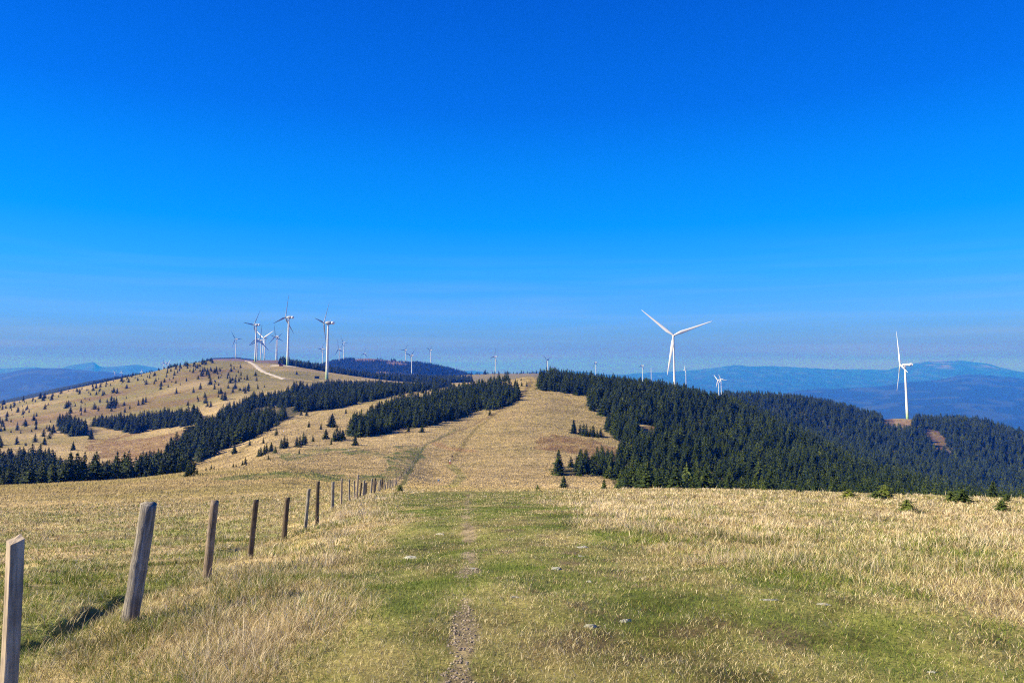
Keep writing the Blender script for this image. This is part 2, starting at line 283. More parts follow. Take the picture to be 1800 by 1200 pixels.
def ground_color(x, y, z):
    r = np.hypot(x, y); px, py = pix(x, y, z)
    n1 = fbm(x/18, y/18, 41, 4); n2 = fbm(x/3.1, y/3.1, 43, 3); n3 = fbm(x/90, y/90, 47, 3); n4 = fbm(x/.7, y/.7, 49, 2)
    t = np.clip(.5+.7*n1+.6*n2*(1-smooth(400, 900, r))+.3*n4*(1-smooth(60, 120, r)), 0, 1)[..., None]
    c = STRAW*t + STRAWD*(1-t)
    ol = smooth(.05, .5, n3+.45*n1)[..., None]*.75
    c = c*(1-ol)+OLIVE*ol
    # left hill: greener and browner patches, right of the path: plain straw
    k = (smooth(230, 330, r+40*n1)*(1-smooth(560, 700, r))*smooth(700, 860, px)*.55*np.clip(.6+1.2*n1+.9*n2, 0, 1))[..., None]; c = c*(1-k)+OLIVE*.8*k
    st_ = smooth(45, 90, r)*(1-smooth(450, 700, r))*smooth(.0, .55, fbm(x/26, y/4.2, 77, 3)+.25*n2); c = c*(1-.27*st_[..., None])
    lh = smooth(640, 800, r)*(1-smooth(520, 700, px))
    c = c*(1-.16*lh[..., None])*np.array([1, 1, 1])
    k = (lh*smooth(-.45, .2, fbm(x/120, y/70, 51, 4)))[..., None]*.85; c = c*(1-k)+np.array([.21, .19, .055])*k
    k = (lh*smooth(.0, .4, fbm(x/80, y/50, 53, 4)))[..., None]*.6; c = c*(1-k)+np.array([.19, .11, .045])*k
    # near meadow left of the fence: green mixed in, towards the camera more
    lf = (1-smooth(14, 60, r))*smooth(.0, 1.2, fence_x(y)+.4-x)
    k = (lf*smooth(-.25, .45, fbm(x/1.3, y/2.2, 55, 3)))[..., None]*.85; c = c*(1-k)+GREEN*1.15*k
    k = ((1-smooth(45, 62, r))*smooth(.05, .5, fbm(x/1.7, y/2.6, 57, 3)))[..., None]*.7; c = c*(1-k)+GREEN*1.1*k
    s = sward(x, y)[..., None]; g = np.clip(.45+.8*fbm(x/.8, y/1.2, 59, 3), 0, 1)[..., None]
    c = c*(1-s)+(GREEN*.8*g+np.array([.24, .21, .075])*(1-g))*s
    # trodden soil patches along the walkers' line
    pth = np.interp(y, [0, 8, 20, 70], [-.15, -.45, -1.2, -4.2])
    b = np.exp(-((x-pth-.12*fbm(y/3+0*x, x*0+y/5, 68, 2))/(.095+y*.0055))**2)*(1-smooth(55, 72, y))
    k = (smooth(.42, .85, b*.8+fbm(x/.35, y/.6, 61, 3)*.8))[..., None]*.65; c = c*(1-k)+(np.array([.33, .25, .18])*np.clip(.9+.7*fbm(x/.15, y/.2, 64, 2), .4, 1.4)[..., None])*k
    k = (s[..., 0]*smooth(.30, .55, fbm(x/.6, y/.6, 63, 3)))[..., None]*.7; c = c*(1-k)+SOIL*1.3*k
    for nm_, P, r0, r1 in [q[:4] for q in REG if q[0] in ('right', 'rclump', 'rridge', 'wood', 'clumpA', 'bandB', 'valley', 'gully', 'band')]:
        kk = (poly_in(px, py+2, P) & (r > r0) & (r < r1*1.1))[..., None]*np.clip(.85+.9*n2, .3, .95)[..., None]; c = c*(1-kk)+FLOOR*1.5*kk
    wob = 30*fbm(x/14, y/22, 67, 4); wo2 = 16*fbm(x/11, y/16, 69, 4)
    for P in BROWN:
        kk = (poly_in(px+wob, py+wo2, P) & (r > 150) & (r < 1300))[..., None]*.7*np.clip(.7+n2, 0, 1)[..., None]; c = c*(1-kk)+HEATH*1.4*kk
    for P in GRN:
        kk = (poly_in(px+wob, py+wo2*.6, P) & (r > 95) & (r < 420))[..., None]*np.clip(.5+1.6*n2, 0, .85)[..., None]; c = c*(1-kk)+DGREEN*1.9*kk
    gv = ((1-smooth(.08, .26, groove(x, y)))*(r < 20))[..., None]*.75; c = c*(1-gv)+np.array([.05, .035, .022])*gv
    # tracks seen on the far side of the saddle
    for pts, wd, colr, kf in TRACKS:
        dd = np.full(x.shape, 1e9)
        sel = (r > 110) & (r < 1400); xs, ys = x[sel], y[sel]; ds = np.full(xs.shape, 1e9)
        for (ax, ay), (bx, by) in zip(pts[:-1], pts[1:]):
            L2 = (bx-ax)**2+(by-ay)**2+1e-9; t_ = np.clip(((xs-ax)*(bx-ax)+(ys-ay)*(by-ay))/L2, 0, 1)
            ds = np.minimum(ds, np.hypot(xs-ax-t_*(bx-ax), ys-ay-t_*(by-ay)))
        dd[sel] = ds
        kk = (1-smooth(wd*.6, wd*1.3, dd+n2*wd*.8))[..., None]*kf; c = c*(1-kk)+colr*kk
    far = smooth(1250, 1700, r)[..., None]
    fc = np.array([.012, .026, .014])*np.ones_like(c)
    bare = (smooth(.1, .3, fbm(x/260, y/260, 71, 4)) * (r > 5000))[..., None]*.4
    fc = fc*(1-bare)+np.array([.06, .09, .05])*bare
    rock = (smooth(.02, .3, fbm(x/700, y/700, 73, 4))*smooth(-60, 220, z)*(r > 18000)*(px > 1540))[..., None]*.6
    fc = fc*(1-rock)+np.array([.30, .28, .24])*rock
    c = c*(1-far)+fc*far
    wz = 3*n3; tops = ((r > 2700) & (r < 3300) & (poly_in(px, py+wz, FTOP) | poly_in(px, py+wz, FPAT)))[..., None]*.9
    c = c*(1-tops)+np.array([.20, .14, .085])*tops
    st = ((r > 2050) & (r < 2750) & poly_in(px, py, [(630, 650), (700, 655), (760, 660), (800, 664), (700, 660)]))[..., None]
    c = np.where(st, STRAW*.8, c)
    hill = ((r > 1300) & (r < 2700) & (px > 790) & (px < 1100))[..., None]*.7
    c = c*(1-hill)+OLIVE*hill
    hb = ((r > 1300) & (r < 3300) & (px > 330) & (px < 560))[..., None]*.8
    c = c*(1-hb)+np.array([.22, .15, .09])*hb
    return c
REG = [ # name, polygon of base pixels, rmin, rmax, spacing, hmin, hmax, prob, label, group
 ('right', [(946, 686), (946, 668), (1050, 664), (1200, 680), (1330, 705), (1420, 752), (1520, 800), (1640, 846), (1900, 880), (1960, 990), (1250, 985), (1085, 862), (1072, 843), (1048, 836), (982, 836), (978, 826), (1075, 800), (1130, 782), (1152, 778), (1146, 752), (1135, 748), (1062, 732), (1036, 722), (1036, 697)], 112, 610, 4.1, 4.8, 9.0, 1,
  'spruce in the dense forest covering the slope right of the straw ridge', 'spruces of the right-hand forest'),
 ('rclump', [(1062, 750), (1078, 772), (1110, 782), (1146, 780), (1126, 756), (1086, 742)], 200, 520, 3.6, 5, 8, 1, 'spruce in the separate thicket between the heath patches and the right forest', 'spruces of the thicket by the heath'),
 ('rridge', [(1270, 688), (1400, 692), (1480, 708), (1545, 731), (1566, 736), (1575, 748), (1605, 748), (1612, 736), (1690, 730), (1800, 753), (1960, 800), (1960, 990), (1250, 990)], 700, 1420, 6.6, 8, 13, 1, None, None),
 ('wood', [(612, 768), (640, 770), (668, 765), (700, 755), (745, 750), (800, 739), (840, 723), (880, 719), (906, 707), (914, 700), (910, 688), (885, 682), (850, 684), (800, 692), (750, 702), (700, 709), (680, 719), (645, 736), (617, 755)], 150, 640, 3.8, 5.5, 9.5, 1,
  'spruce in the dark oblong wood on the left flank of the straw ridge', 'spruces of the dark oblong wood'),
 ('clumpA', [(100, 748), (112, 762), (126, 767), (152, 766), (150, 752), (120, 745)], 500, 1000, 4.4, 7, 11, 1, 'spruce in the small compact wood on the left hill', 'spruces of the small compact wood'),
 ('bandB', [(155, 748), (180, 744), (240, 742), (300, 738), (350, 734), (358, 745), (300, 752), (262, 755), (240, 763), (205, 755)], 500, 1000, 4.8, 7, 12, 1, 'spruce in the long belt of trees across the left hill', 'spruces of the belt on the left hill'),
 ('valley', [(-300, 780), (0, 799), (55, 793), (80, 799), (92, 820), (112, 832), (200, 838), (250, 840), (330, 838), (330, 960), (-300, 1000)], 230, 500, 3.6, 5.2, 10, 1, 'spruce in the dark valley forest behind the near meadow on the left', 'spruces of the left valley forest'),
 ('gully', [(228, 836), (290, 802), (322, 772), (350, 755), (380, 738), (420, 716), (470, 700), (520, 686), (580, 681), (650, 681), (700, 683), (800, 677), (905, 666), (900, 659), (850, 671), (800, 678), (720, 690), (660, 702), (600, 717), (540, 724), (500, 742), (470, 759), (440, 772), (400, 787), (350, 814), (300, 830)], 230, 1000, 4.4, 5, 10, 1, 'spruce in the long gully forest between the straw ridge and the left hill', 'spruces of the gully forest'),
 ('sprinkle', [(700, 700), (760, 690), (850, 682), (900, 670), (880, 664), (800, 670), (700, 690)], 300, 700, 9, 4, 7, .55, 'small spruce dotted along the upper edge of the dark wood', 'spruces dotted above the dark wood'),
 ('hilltop', [(283, 651), (300, 645), (340, 640), (372, 634), (380, 637), (350, 646), (310, 650)], 700, 1500, 8, 4, 7, .62, 'spruce in the dark group crowning the shoulder of the left hill', 'spruces on the shoulder of the left hill'),
 ('hilltop2', [(350, 652), (380, 650), (385, 658), (352, 664)], 700, 1500, 8, 6, 8, .8, 'spruce in the dark group crowning the shoulder of the left hill', 'spruces on the shoulder of the left hill'),
 ('crestdots', [(130, 690), (170, 672), (235, 660), (285, 650), (285, 655), (240, 664), (180, 682), (130, 694)], 700, 1500, 13, 4, 6.5, .5, 'small spruce in the thin line along the crest of the left hill', 'spruces along the crest of the left hill'),
 ('hillL', [(-150, 770), (0, 712), (130, 686), (270, 656), (400, 640), (440, 645), (470, 680), (420, 700), (350, 722), (280, 724), (180, 735), (100, 745), (85, 785), (0, 790)], 560, 1300, 13, 2.6, 7.2, .66, 'small spruce dotted over the open pasture of the left hill', 'spruces dotted over the left hill'),
 ('hillL2', [(440, 648), (500, 668), (620, 664), (560, 656), (500, 650)], 800, 1300, 45, 4, 6, .35, 'small spruce dotted over the open pasture of the left hill', 'spruces dotted over the left hill'),
 ('band', [(480, 645), (500, 634), (560, 640), (640, 655), (760, 664), (830, 670), (830, 690), (600, 680), (480, 660)], 1260, 1750, 8.5, 8, 14, 1, None, None),
 ('saddle', [(800, 653), (960, 654), (970, 662), (800, 664)], 2300, 2750, 28, 8, 15, .45, None, None),
 ('farhill', [(480, 640), (560, 634), (600, 631), (700, 631), (760, 636), (830, 655), (850, 672), (480, 680)], 2560, 3250, 11, 8, 13, 1, None, None),
 ('farleft', [(-200, 760), (-100, 700), (0, 690), (240, 650), (320, 655), (300, 700), (0, 740)], 1850, 2450, 11, 9, 14, 1, None, None),
]
FTOP = [(618, 634), (640, 624), (700, 624), (752, 634), (752, 639.5), (690, 635.5), (640, 634)]; FPAT = [(676, 636.5), (700, 636), (718, 640), (704, 642.5), (684, 640)]
def gpts(L, rmin=100): return [ground(a, b, rmin)[:2] for a, b in L]
TRACKS = [
 (gpts([(778, 862), (800, 850), (812, 838), (802, 826), (790, 818)]), 1.5, np.array([.24, .24, .07]), .6),
 (gpts([(790, 818), (797, 803), (808, 793), (822, 770), (840, 750), (870, 730), (900, 712), (925, 690), (936, 672)]), 1.0, OLIVE*.6, .6),
 (gpts([(760, 778), (800, 760), (840, 743), (870, 727), (900, 708), (922, 690), (933, 670)]), 1.0, SOIL*1.6, .6),
 (gpts([(700, 856), (715, 832), (735, 800), (748, 784), (800, 757)]), .7, DGREEN*1.6, .6),
 (gpts([(765, 780), (790, 790), (830, 793)]), 2.5, HEATH*2.4, .4),
 (gpts([(500, 808), (600, 796), (680, 788), (745, 783)]), .8, SOIL, .7),
 (gpts([(380, 832), (470, 826), (600, 824), (700, 826)]), .8, OLIVE*.8, .5),
 (gpts([(420, 795), (470, 760), (520, 742), (560, 725), (620, 708)]), 1.4, OLIVE*.7, .55),
 (gpts([(270, 655), (330, 662), (370, 668), (400, 680), (440, 688)], 700), 3.0, OLIVE*.7, .6),
 (gpts([(480, 664), (540, 669), (570, 669), (660, 668)], 700), 3.0, STRAW*1.25, .6),
 (gpts([(60, 716), (160, 700), (250, 690)], 700), 2.5, HEATH*1.6, .6),
]
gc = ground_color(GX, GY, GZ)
# ------------------------------------------------------------------ the ground sheet
na = len(AZ)
V = np.stack([GX, GY, GZ], -1).reshape(-1, 3)
i0 = (np.arange(na-1)[:, None]*NR + np.arange(NR-1)[None, :]).ravel()
quads = np.stack([i0, i0+1, i0+NR+1, i0+NR], -1)[:, ::-1]
me = mesh_from('ground', V, quads=quads, smooth_=True)
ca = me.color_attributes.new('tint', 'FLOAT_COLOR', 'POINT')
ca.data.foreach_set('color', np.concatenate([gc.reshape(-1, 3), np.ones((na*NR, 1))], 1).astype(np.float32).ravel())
mg, t, b = mat('meadow_ground')
tc = nd(t, 'ShaderNodeNewGeometry'); pos = tc.outputs['Position']
at = nd(t, 'ShaderNodeAttribute', attribute_name='tint')
nA = noise(t, pos, 1.3, 5, .75); nB = noise(t, pos, .16, 4, .6); nC = noise(t, pos, 14, 4, .7)
c1 = mix(t, at.outputs['Color'], ramp(t, nA.outputs[0], [(.33, (.36, .34, .30)), (.45, (.85, .85, .84)), (.62, (1.25, 1.23, 1.2)), (.72, (1.5, 1.46, 1.4))]).outputs[0], 1, 'MULTIPLY')
c1 = mix(t, c1, ramp(t, nB.outputs[0], [(.3, (.8, .82, .78)), (.7, (1.15, 1.12, 1.08))]).outputs[0], 1, 'MULTIPLY')
c1 = mix(t, c1, ramp(t, nC.outputs[0], [(.3, (.6, .6, .58)), (.7, (1.35, 1.33, 1.3))]).outputs[0], .8, 'MULTIPLY')
nD = noise(t, pos, .5, 3, .6)
c1 = mix(t, c1, ramp(t, nD.outputs[0], [(.36, (.5, .48, .40)), (.48, (1, 1, 1)), (.64, (1.25, 1.23, 1.2))]).outputs[0], .8, 'MULTIPLY')
t.links.new(c1, b.inputs['Base Color'])
cdn = nd(t, 'ShaderNodeVectorMath', operation='LENGTH'); t.links.new(pos, cdn.inputs[0])
mr_ = nd(t, 'ShaderNodeMapRange'); t.links.new(cdn.outputs['Value'], mr_.inputs[0]); mr_.inputs[1].default_value = 25; mr_.inputs[2].default_value = 130; mr_.inputs[3].default_value = .12; mr_.inputs[4].default_value = 1
bn = bump(t, b, nA.outputs[0], 1, 1.0); t.links.new(mr_.outputs[0], bn.inputs['Strength'])
link('ground', me, mg, kind='structure')

# ------------------------------------------------------------------ gravel track on the left hill
def ribbon(name, L, wd, rmin, lift, mt, **pr):
    P = gpts(L, rmin); pts = []
    for (ax, ay), (bx, by) in zip(P[:-1], P[1:]):
        n = max(2, int(math.hypot(bx-ax, by-ay)/6))
        pts += [(ax+(bx-ax)*k/n, ay+(by-ay)*k/n) for k in range(n)]
    pts.append(P[-1]); V = []; Fc = []
    for i, (x, y) in enumerate(pts):
        x0, y0 = pts[max(0, i-1)]; x1, y1 = pts[min(len(pts)-1, i+1)]; l = math.hypot(x1-x0, y1-y0)+1e-6
        nx, ny = -(y1-y0)/l, (x1-x0)/l
        for s in (-1, -.33, .33, 1):
            q = s*wd*(1+.25*math.sin(i*1.7+s)); vx, vy = x+nx*q, y+ny*q
            V.append((vx, vy, float(hgt(vx, vy))+lift*(1.3 if abs(s) < .5 else .2)))
    for i in range(len(pts)-1):
        for k in range(3): Fc.append((i*4+k, i*4+k+1, i*4+k+5, i*4+k+4))
    return link(name, mesh_from(name, V, Fc, smooth_=True), mt, **pr)
mr, t, b = mat('gravel')
nn = noise(t, nd(t, 'ShaderNodeNewGeometry').outputs['Position'], .5, 5, .7)
t.links.new(ramp(t, nn.outputs[0], [(.3, (.34, .29, .22)), (.7, (.55, .50, .42))]).outputs[0], b.inputs['Base Color'])
ribbon('gravel_track', [(432, 634.5), (440, 637.5), (449, 643), (455, 648.5), (463, 653.5), (474, 658), (486, 662.5), (500, 667)], 3.4, 700, .35, mr, kind='structure')
ribbon('gravel_pad', [(482, 642.5), (490, 643), (500, 643), (512, 644), (520, 645)], 9, 700, .3, mr, kind='structure')

# ------------------------------------------------------------------ grass
def blades(cx, cy, ht, lean, la, wd, colr, name, label, gz_off=-.015):
    n = len(cx); z = hgt(cx, cy)+gz_off
    a = rng.uniform(0, math.pi, n); wx = np.cos(a)*wd/2; wy = np.sin(a)*wd/2
    lx = np.cos(la)*lean*ht; ly = np.sin(la)*lean*ht; hz = ht*np.sqrt(np.maximum(.05, 1-lean**2*.8))
    V = np.empty((n, 5, 3), np.float32)
    V[:, 0] = np.stack([cx-wx, cy-wy, z], -1); V[:, 1] = np.stack([cx+wx, cy+wy, z], -1)
    mx = cx+lx*.38; my = cy+ly*.38; mz = z+hz*.6
    V[:, 2] = np.stack([mx-wx*.8, my-wy*.8, mz], -1); V[:, 3] = np.stack([mx+wx*.8, my+wy*.8, mz], -1)
    V[:, 4] = np.stack([cx+lx, cy+ly, z+hz], -1)
    k = np.arange(n)*5
    me = mesh_from(name, V.reshape(-1, 3), quads=np.stack([k, k+1, k+3, k+2], -1), tris=np.stack([k+2, k+3, k+4], -1))
    ca = me.color_attributes.new('tint', 'FLOAT_COLOR', 'POINT')
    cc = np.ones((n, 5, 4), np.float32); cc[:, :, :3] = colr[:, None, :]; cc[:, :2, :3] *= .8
    ca.data.foreach_set('color', cc.ravel())
    return link(name, me, MGRASS, kind='stuff', label=label)
MGRASS, t, b = mat('grass_blades')
at = nd(t, 'ShaderNodeAttribute', attribute_name='tint')
t.links.new(at.outputs['Color'], b.inputs['Base Color']); b.inputs['Roughness'].default_value = .7
tr = nd(t, 'ShaderNodeBsdfTranslucent'); t.links.new(at.outputs['Color'], tr.inputs[0])
mx_ = nd(t, 'ShaderNodeMixShader'); mx_.inputs[0].default_value = .3
t.links.new(b.outputs[0], mx_.inputs[1]); t.links.new(tr.outputs[0], mx_.inputs[2]); t.links.new(mx_.outputs[0], t.nodes['Material Output'].inputs[0])
def pick(pal, n, wts):
    return np.array(pal)[rng.choice(len(pal), n, p=np.array(wts)/sum(wts))]
PD = [(.80, .67, .43), (.70, .56, .32), (.86, .74, .52), (.42, .29, .13), (.32, .27, .11)]
PG = [(.145, .21, .032), (.28, .30, .06), (.07, .115, .02), (.44, .39, .16), (.70, .58, .32), (.26, .18, .085)]
def scatter(n, r0, r1, a0=-37, a1=37):
    az = rng.uniform(R_(a0), R_(a1), n); r = np.exp(rng.uniform(math.log(r0), math.log(r1), n))
    return np.sin(az)*r, np.cos(az)*r, r
# short turf
x, y, r = scatter(1150000, 2.2, 62, -46, 50)
pth = np.interp(y, [0, 8, 20, 70], [-.15, -.45, -1.2, -4.2])
bq = np.exp(-((x-pth)/(.095+y*.0055))**2)*.8+fbm(x/.35, y/.6, 61, 3)*.8
keep = rng.uniform(0, 1, len(x)) < np.clip(sward(x, y)+.6, 0, 1)*np.where(bq > .58, .25, 1)*np.where(groove(x, y) < .13, .12, 1)
x, y, r = x[keep], y[keep], r[keep]; n = len(x); off = 1-sward(x, y)
g = fbm(x/.8, y/1.2, 59, 3)-.38*off*(1-.75*smooth(-.2, .8, fence_x(y)-x)*(1-smooth(14, 40, r))) + fbm(x/.25, y/.25, 81, 2)*.6
dry = rng.uniform(-.6, .6, n) > g*1.25+.02
cc = np.where(dry[:, None], pick(PG[3:]+[(.80, .70, .46)], n, [4, 2.5, 4, 1.6]), pick(PG[:3], n, [4, 3, 3]))*rng.uniform(.75, 1.2, (n, 1))
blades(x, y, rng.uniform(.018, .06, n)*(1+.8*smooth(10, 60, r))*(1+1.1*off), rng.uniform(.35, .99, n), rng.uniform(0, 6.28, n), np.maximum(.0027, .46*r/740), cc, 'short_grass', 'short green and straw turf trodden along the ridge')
# tussocks of long dry grass
cxs, cys, cr = scatter(52000, 2.2, 95, -46, 50)
sw = sward(cxs, cys); patch = fbm(cxs/1.4, cys/1.4, 83, 3)
lft = smooth(-.2, .8, fence_x(cys)-cxs)                # left meadow
keep = (rng.uniform(0, 1, len(cxs)) > sw*1.02) & (rng.uniform(-.5, .5, len(cxs)) < patch*1.5+.5*fbm(cxs/.45, cys/.45, 84, 2)*(cr < 25)+.26) & (groove(cxs, cys) > .19)
cxs, cys, cr, sw, patch, lft = [q[keep] for q in (cxs, cys, cr, sw, patch, lft)]
nb = 19; n = len(cxs)*nb; rep = lambda q: np.repeat(q, nb)
ch = (.09+.20*np.clip(patch+.35, 0, 1)**1.4)*(1-.42*lft)*rng.uniform(.4, 1.45, len(cxs))*(1+.15*smooth(20, 60, cr))*np.where(cxs > 0, .80, .9)*np.where((cr < 10) & (cxs < 0), .66, 1)*(1+.5*fbm(cxs/.8, cys/.8, 86, 2))*(1-.3*smooth(.02, .6, sw))
ch *= np.where((cxs > 2) & (cr < 9), .62, 1)
a = rng.uniform(0, 6.28, n); q_ = rng.uniform(0, 1, n)**.7; sp = q_*rep(.42*ch+.012)
x = rep(cxs)+np.cos(a)*sp; y = rep(cys)+np.sin(a)*sp; r = rep(cr)
lean = np.clip(.12+.75*q_+rng.uniform(-.15, .2, n)+rep(sw)*.3, 0, .98); la = np.where(rng.uniform(0, 1, n) < .8, a+rng.normal(0, .3, n), rng.normal(-.25, .7, n))
gr = np.clip(rep(.25+.9*fbm(cxs/1.6, cys/2.4, 57, 3)+.22*lft-.5*smooth(12, 45, cr)+np.where(cr < 9, .16, 0)+.5*smooth(-.1, .35, fbm(cxs/.7, cys/.9, 94, 2))*(cr < 18)), .03, .9)
isg = rng.uniform(0, 1, n) < gr
tone = rep(rng.uniform(.62, 1.22, len(cxs))*(1+.45*fbm(cxs/3.2, cys/3.2, 87, 3)+.45*fbm(cxs/.9, cys/.9, 88, 2)))[:, None]*rng.uniform(.75, 1.15, (n, 1))
hth = rep(smooth(.12, .35, fbm(cxs/1.1, cys/1.1, 92, 3))*(cr < 16)*(cxs < -1.2)*.4) > rng.uniform(0, 1, n)
cc = np.where(hth[:, None], pick([(.20, .10, .05), (.12, .08, .03), (.14, .14, .04)], n, [3, 3, 2]), np.where(isg[:, None], pick(PG[:3], n, [4, 4, 2]), pick(PD, n, [4, 3, 4, 1.2, 1])))*tone
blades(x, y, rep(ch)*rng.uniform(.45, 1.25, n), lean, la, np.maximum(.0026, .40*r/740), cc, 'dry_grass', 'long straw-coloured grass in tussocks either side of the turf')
# stalks standing above the rest
x, y, r = scatter(3000, 3, 75, -44, 48)
k = (sward(x, y) < .25) & (fence_x(y) < x+.5) & (fbm(x/2, y/2, 85, 2) > -.1); x, y, r = x[k], y[k], r[k]; n = len(x)
blades(x, y, rng.uniform(.2, .46, n)*np.where(r < 9, .7, 1), rng.uniform(.1, .55, n), rng.normal(.1, .8, n), np.maximum(.002, .27*r/740), pick(PD[:3], n, [3, 2, 3]), 'grass_stalks', 'tall pale stalks standing above the dry grass')
# tufts on the slopes across the saddle
x, y, r = scatter(290000, 52, 640, -37, 12)
z = hgt(x, y); k = (occl(x, y) < (z+.6)/r) & (rng.uniform(0, 1, len(x)) < smooth(45, 140, r)+.12) & (sward(x, y) < .5); x, y, r = x[k], y[k], r[k]; n = len(x)
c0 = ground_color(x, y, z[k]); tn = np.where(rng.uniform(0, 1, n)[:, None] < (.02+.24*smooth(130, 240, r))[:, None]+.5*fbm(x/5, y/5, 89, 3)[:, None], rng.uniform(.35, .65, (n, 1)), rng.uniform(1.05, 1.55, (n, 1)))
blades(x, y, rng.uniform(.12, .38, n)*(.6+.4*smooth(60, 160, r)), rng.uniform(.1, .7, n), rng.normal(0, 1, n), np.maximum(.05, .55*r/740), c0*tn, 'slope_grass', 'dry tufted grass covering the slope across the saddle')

# ------------------------------------------------------------------ spruces
def crown_mesh(seed, levels=20, kb=8, rad=.27, detail=1, ragged=.3, pw=.86):
    rr = random.Random(seed); V = []; Fc = []
    def tri(a, b_, c): V.extend((a, b_, c)); Fc.append((len(V)-3, len(V)-2, len(V)-1))
    bulge = rr.uniform(-.03, .05); sk = rr.uniform(-.03, .03)
    side = [1+rr.uniform(-ragged, ragged)*.55 for _ in range(7)]
    for l in range(levels):
        f = (l+rr.random()*.6)/levels; z = .03+.95*f
        R0 = rad*((1-f)**pw)*(1+bulge*math.sin(f*9))+.012
        k = max(4, int(kb*(1-f*.5)))
        a0 = rr.random()*6.28
        for j in range(k):
            a = a0+6.283*j/k+rr.uniform(-.3, .3)
            L = R0*(1+rr.uniform(-ragged, ragged))*side[int(a/6.283*7) % 7]
            dr = L*rr.uniform(.05, .55)-L*.12; wdt = L*rr.uniform(.28, .5)/(1 if detail == 1 else 1.4)+.006
            ca_, sa_ = math.cos(a), math.sin(a)
            def P(u, v, dz): return (ca_*u-sa_*v+sk*z, sa_*u+ca_*v, z-dr*(u/max(L, 1e-4))**1.5+dz)
            seg = 2 if detail == 1 else 4
            for s in range(seg):
                u0 = L*(.12+.88*s/seg); u1 = L*(.12+.88*(s+1)/seg); um = (u0+u1)/2
                ws = wdt*(1-.55*s/seg)*rr.uniform(.7, 1.2); up = .018*rr.uniform(0, 1.4)
                tri(P(u0*.7, 0, up), P(um, ws, -up-.012), P(u1*1.02, 0, 0))
                tri(P(u0*.7, 0, up), P(u1*1.02, 0, 0), P(um, -ws, -up-.012))
                if rr.random() < .75: tri(P(u0*.8, 0, 0), P(u1, ws*.3, -.03-.03*rr.random()), P(um, -ws*.4, -.05*rr.random()-.01))
    tri((sk-.012, 0, .94), (sk+.012, 0, .94), (sk, 0, 1.02)); tri((sk, -.012, .94), (sk, .012, .94), (sk, 0, 1.02))
    return mesh_from('crown', V, Fc)
def spruce_mat(name, ca_, cb_, cc_):
    m_, t, b = mat(name)
    oi = nd(t, 'ShaderNodeObjectInfo'); tc = nd(t, 'ShaderNodeTexCoord')
    nn = noise(t, tc.outputs['Object'], 9, 4, .7)
    c1 = ramp(t, nn.outputs[0], [(.32, ca_), (.5, cb_), (.7, cc_)])
    c2 = ramp(t, oi.outputs['Random'], [(0, (.45, .55, .5)), (.5, (.95, .95, .95)), (.85, (1.3, 1.2, 1.0)), (1, (1.9, 1.6, 1.0))])
    t.links.new(mix(t, c1.outputs[0], c2.outputs[0], 1, 'MULTIPLY'), b.inputs['Base Color'])
    b.inputs['Roughness'].default_value = .75
    return m_
MSP = spruce_mat('spruce_needles', (.006, .015, .004), (.022, .040, .009), (.080, .105, .020))
MSY = spruce_mat('young_spruce_needles', (.03, .05, .012), (.07, .10, .022), (.15, .18, .04))
mbk, t, b = mat('spruce_bark'); nn = noise(t, nd(t, 'ShaderNodeTexCoord').outputs['Object'], 30, 4, .7)
t.links.new(ramp(t, nn.outputs[0], [(.3, (.05, .035, .025)), (.7, (.16, .12, .09))]).outputs[0], b.inputs['Base Color'])
VAR = [crown_mesh(s, 19+s % 3, 8, rd) for s, rd in ((1, .20), (2, .24), (3, .27), (4, .23), (5, .30))]
VDET = [crown_mesh(11+s, 30, 10, rd, 2, .38) for s, rd in enumerate((.27, .30, .36))]
VYNG = [crown_mesh(31+s, 24, 10, rd, 2, .5, pw_) for s, (rd, pw_) in enumerate(((.36, .8), (.62, .45), (.85, .4)))]
for q in VAR+VDET: q.materials.append(MSP)
for q in VYNG: q.materials.append(MSY)
tv, tf = lathe([(.030, -.06), (.022, .1), (.015, .45), (.004, .97)], 6)
TRUNK = mesh_from('trunk', tv, tf, smooth_=True); TRUNK.materials.append(mbk)
n_sp = 0
def spruce(x, y, h_, label, group=None, var=None, name='spruce_tree', wide=1.0, cat='spruce'):
    z = float(hgt(x, y))
    o = thing(name, label, cat, (x, y, z-.02*h_), random.random()*6.28, group)
    mv = var if var is not None else random.choice(VAR)
    c = link('crown', mv, None, o); c.scale = (h_*wide, h_*wide, h_)
    k = link('trunk', TRUNK, None, o); k.scale = (h_, h_, h_*.96)
    return o
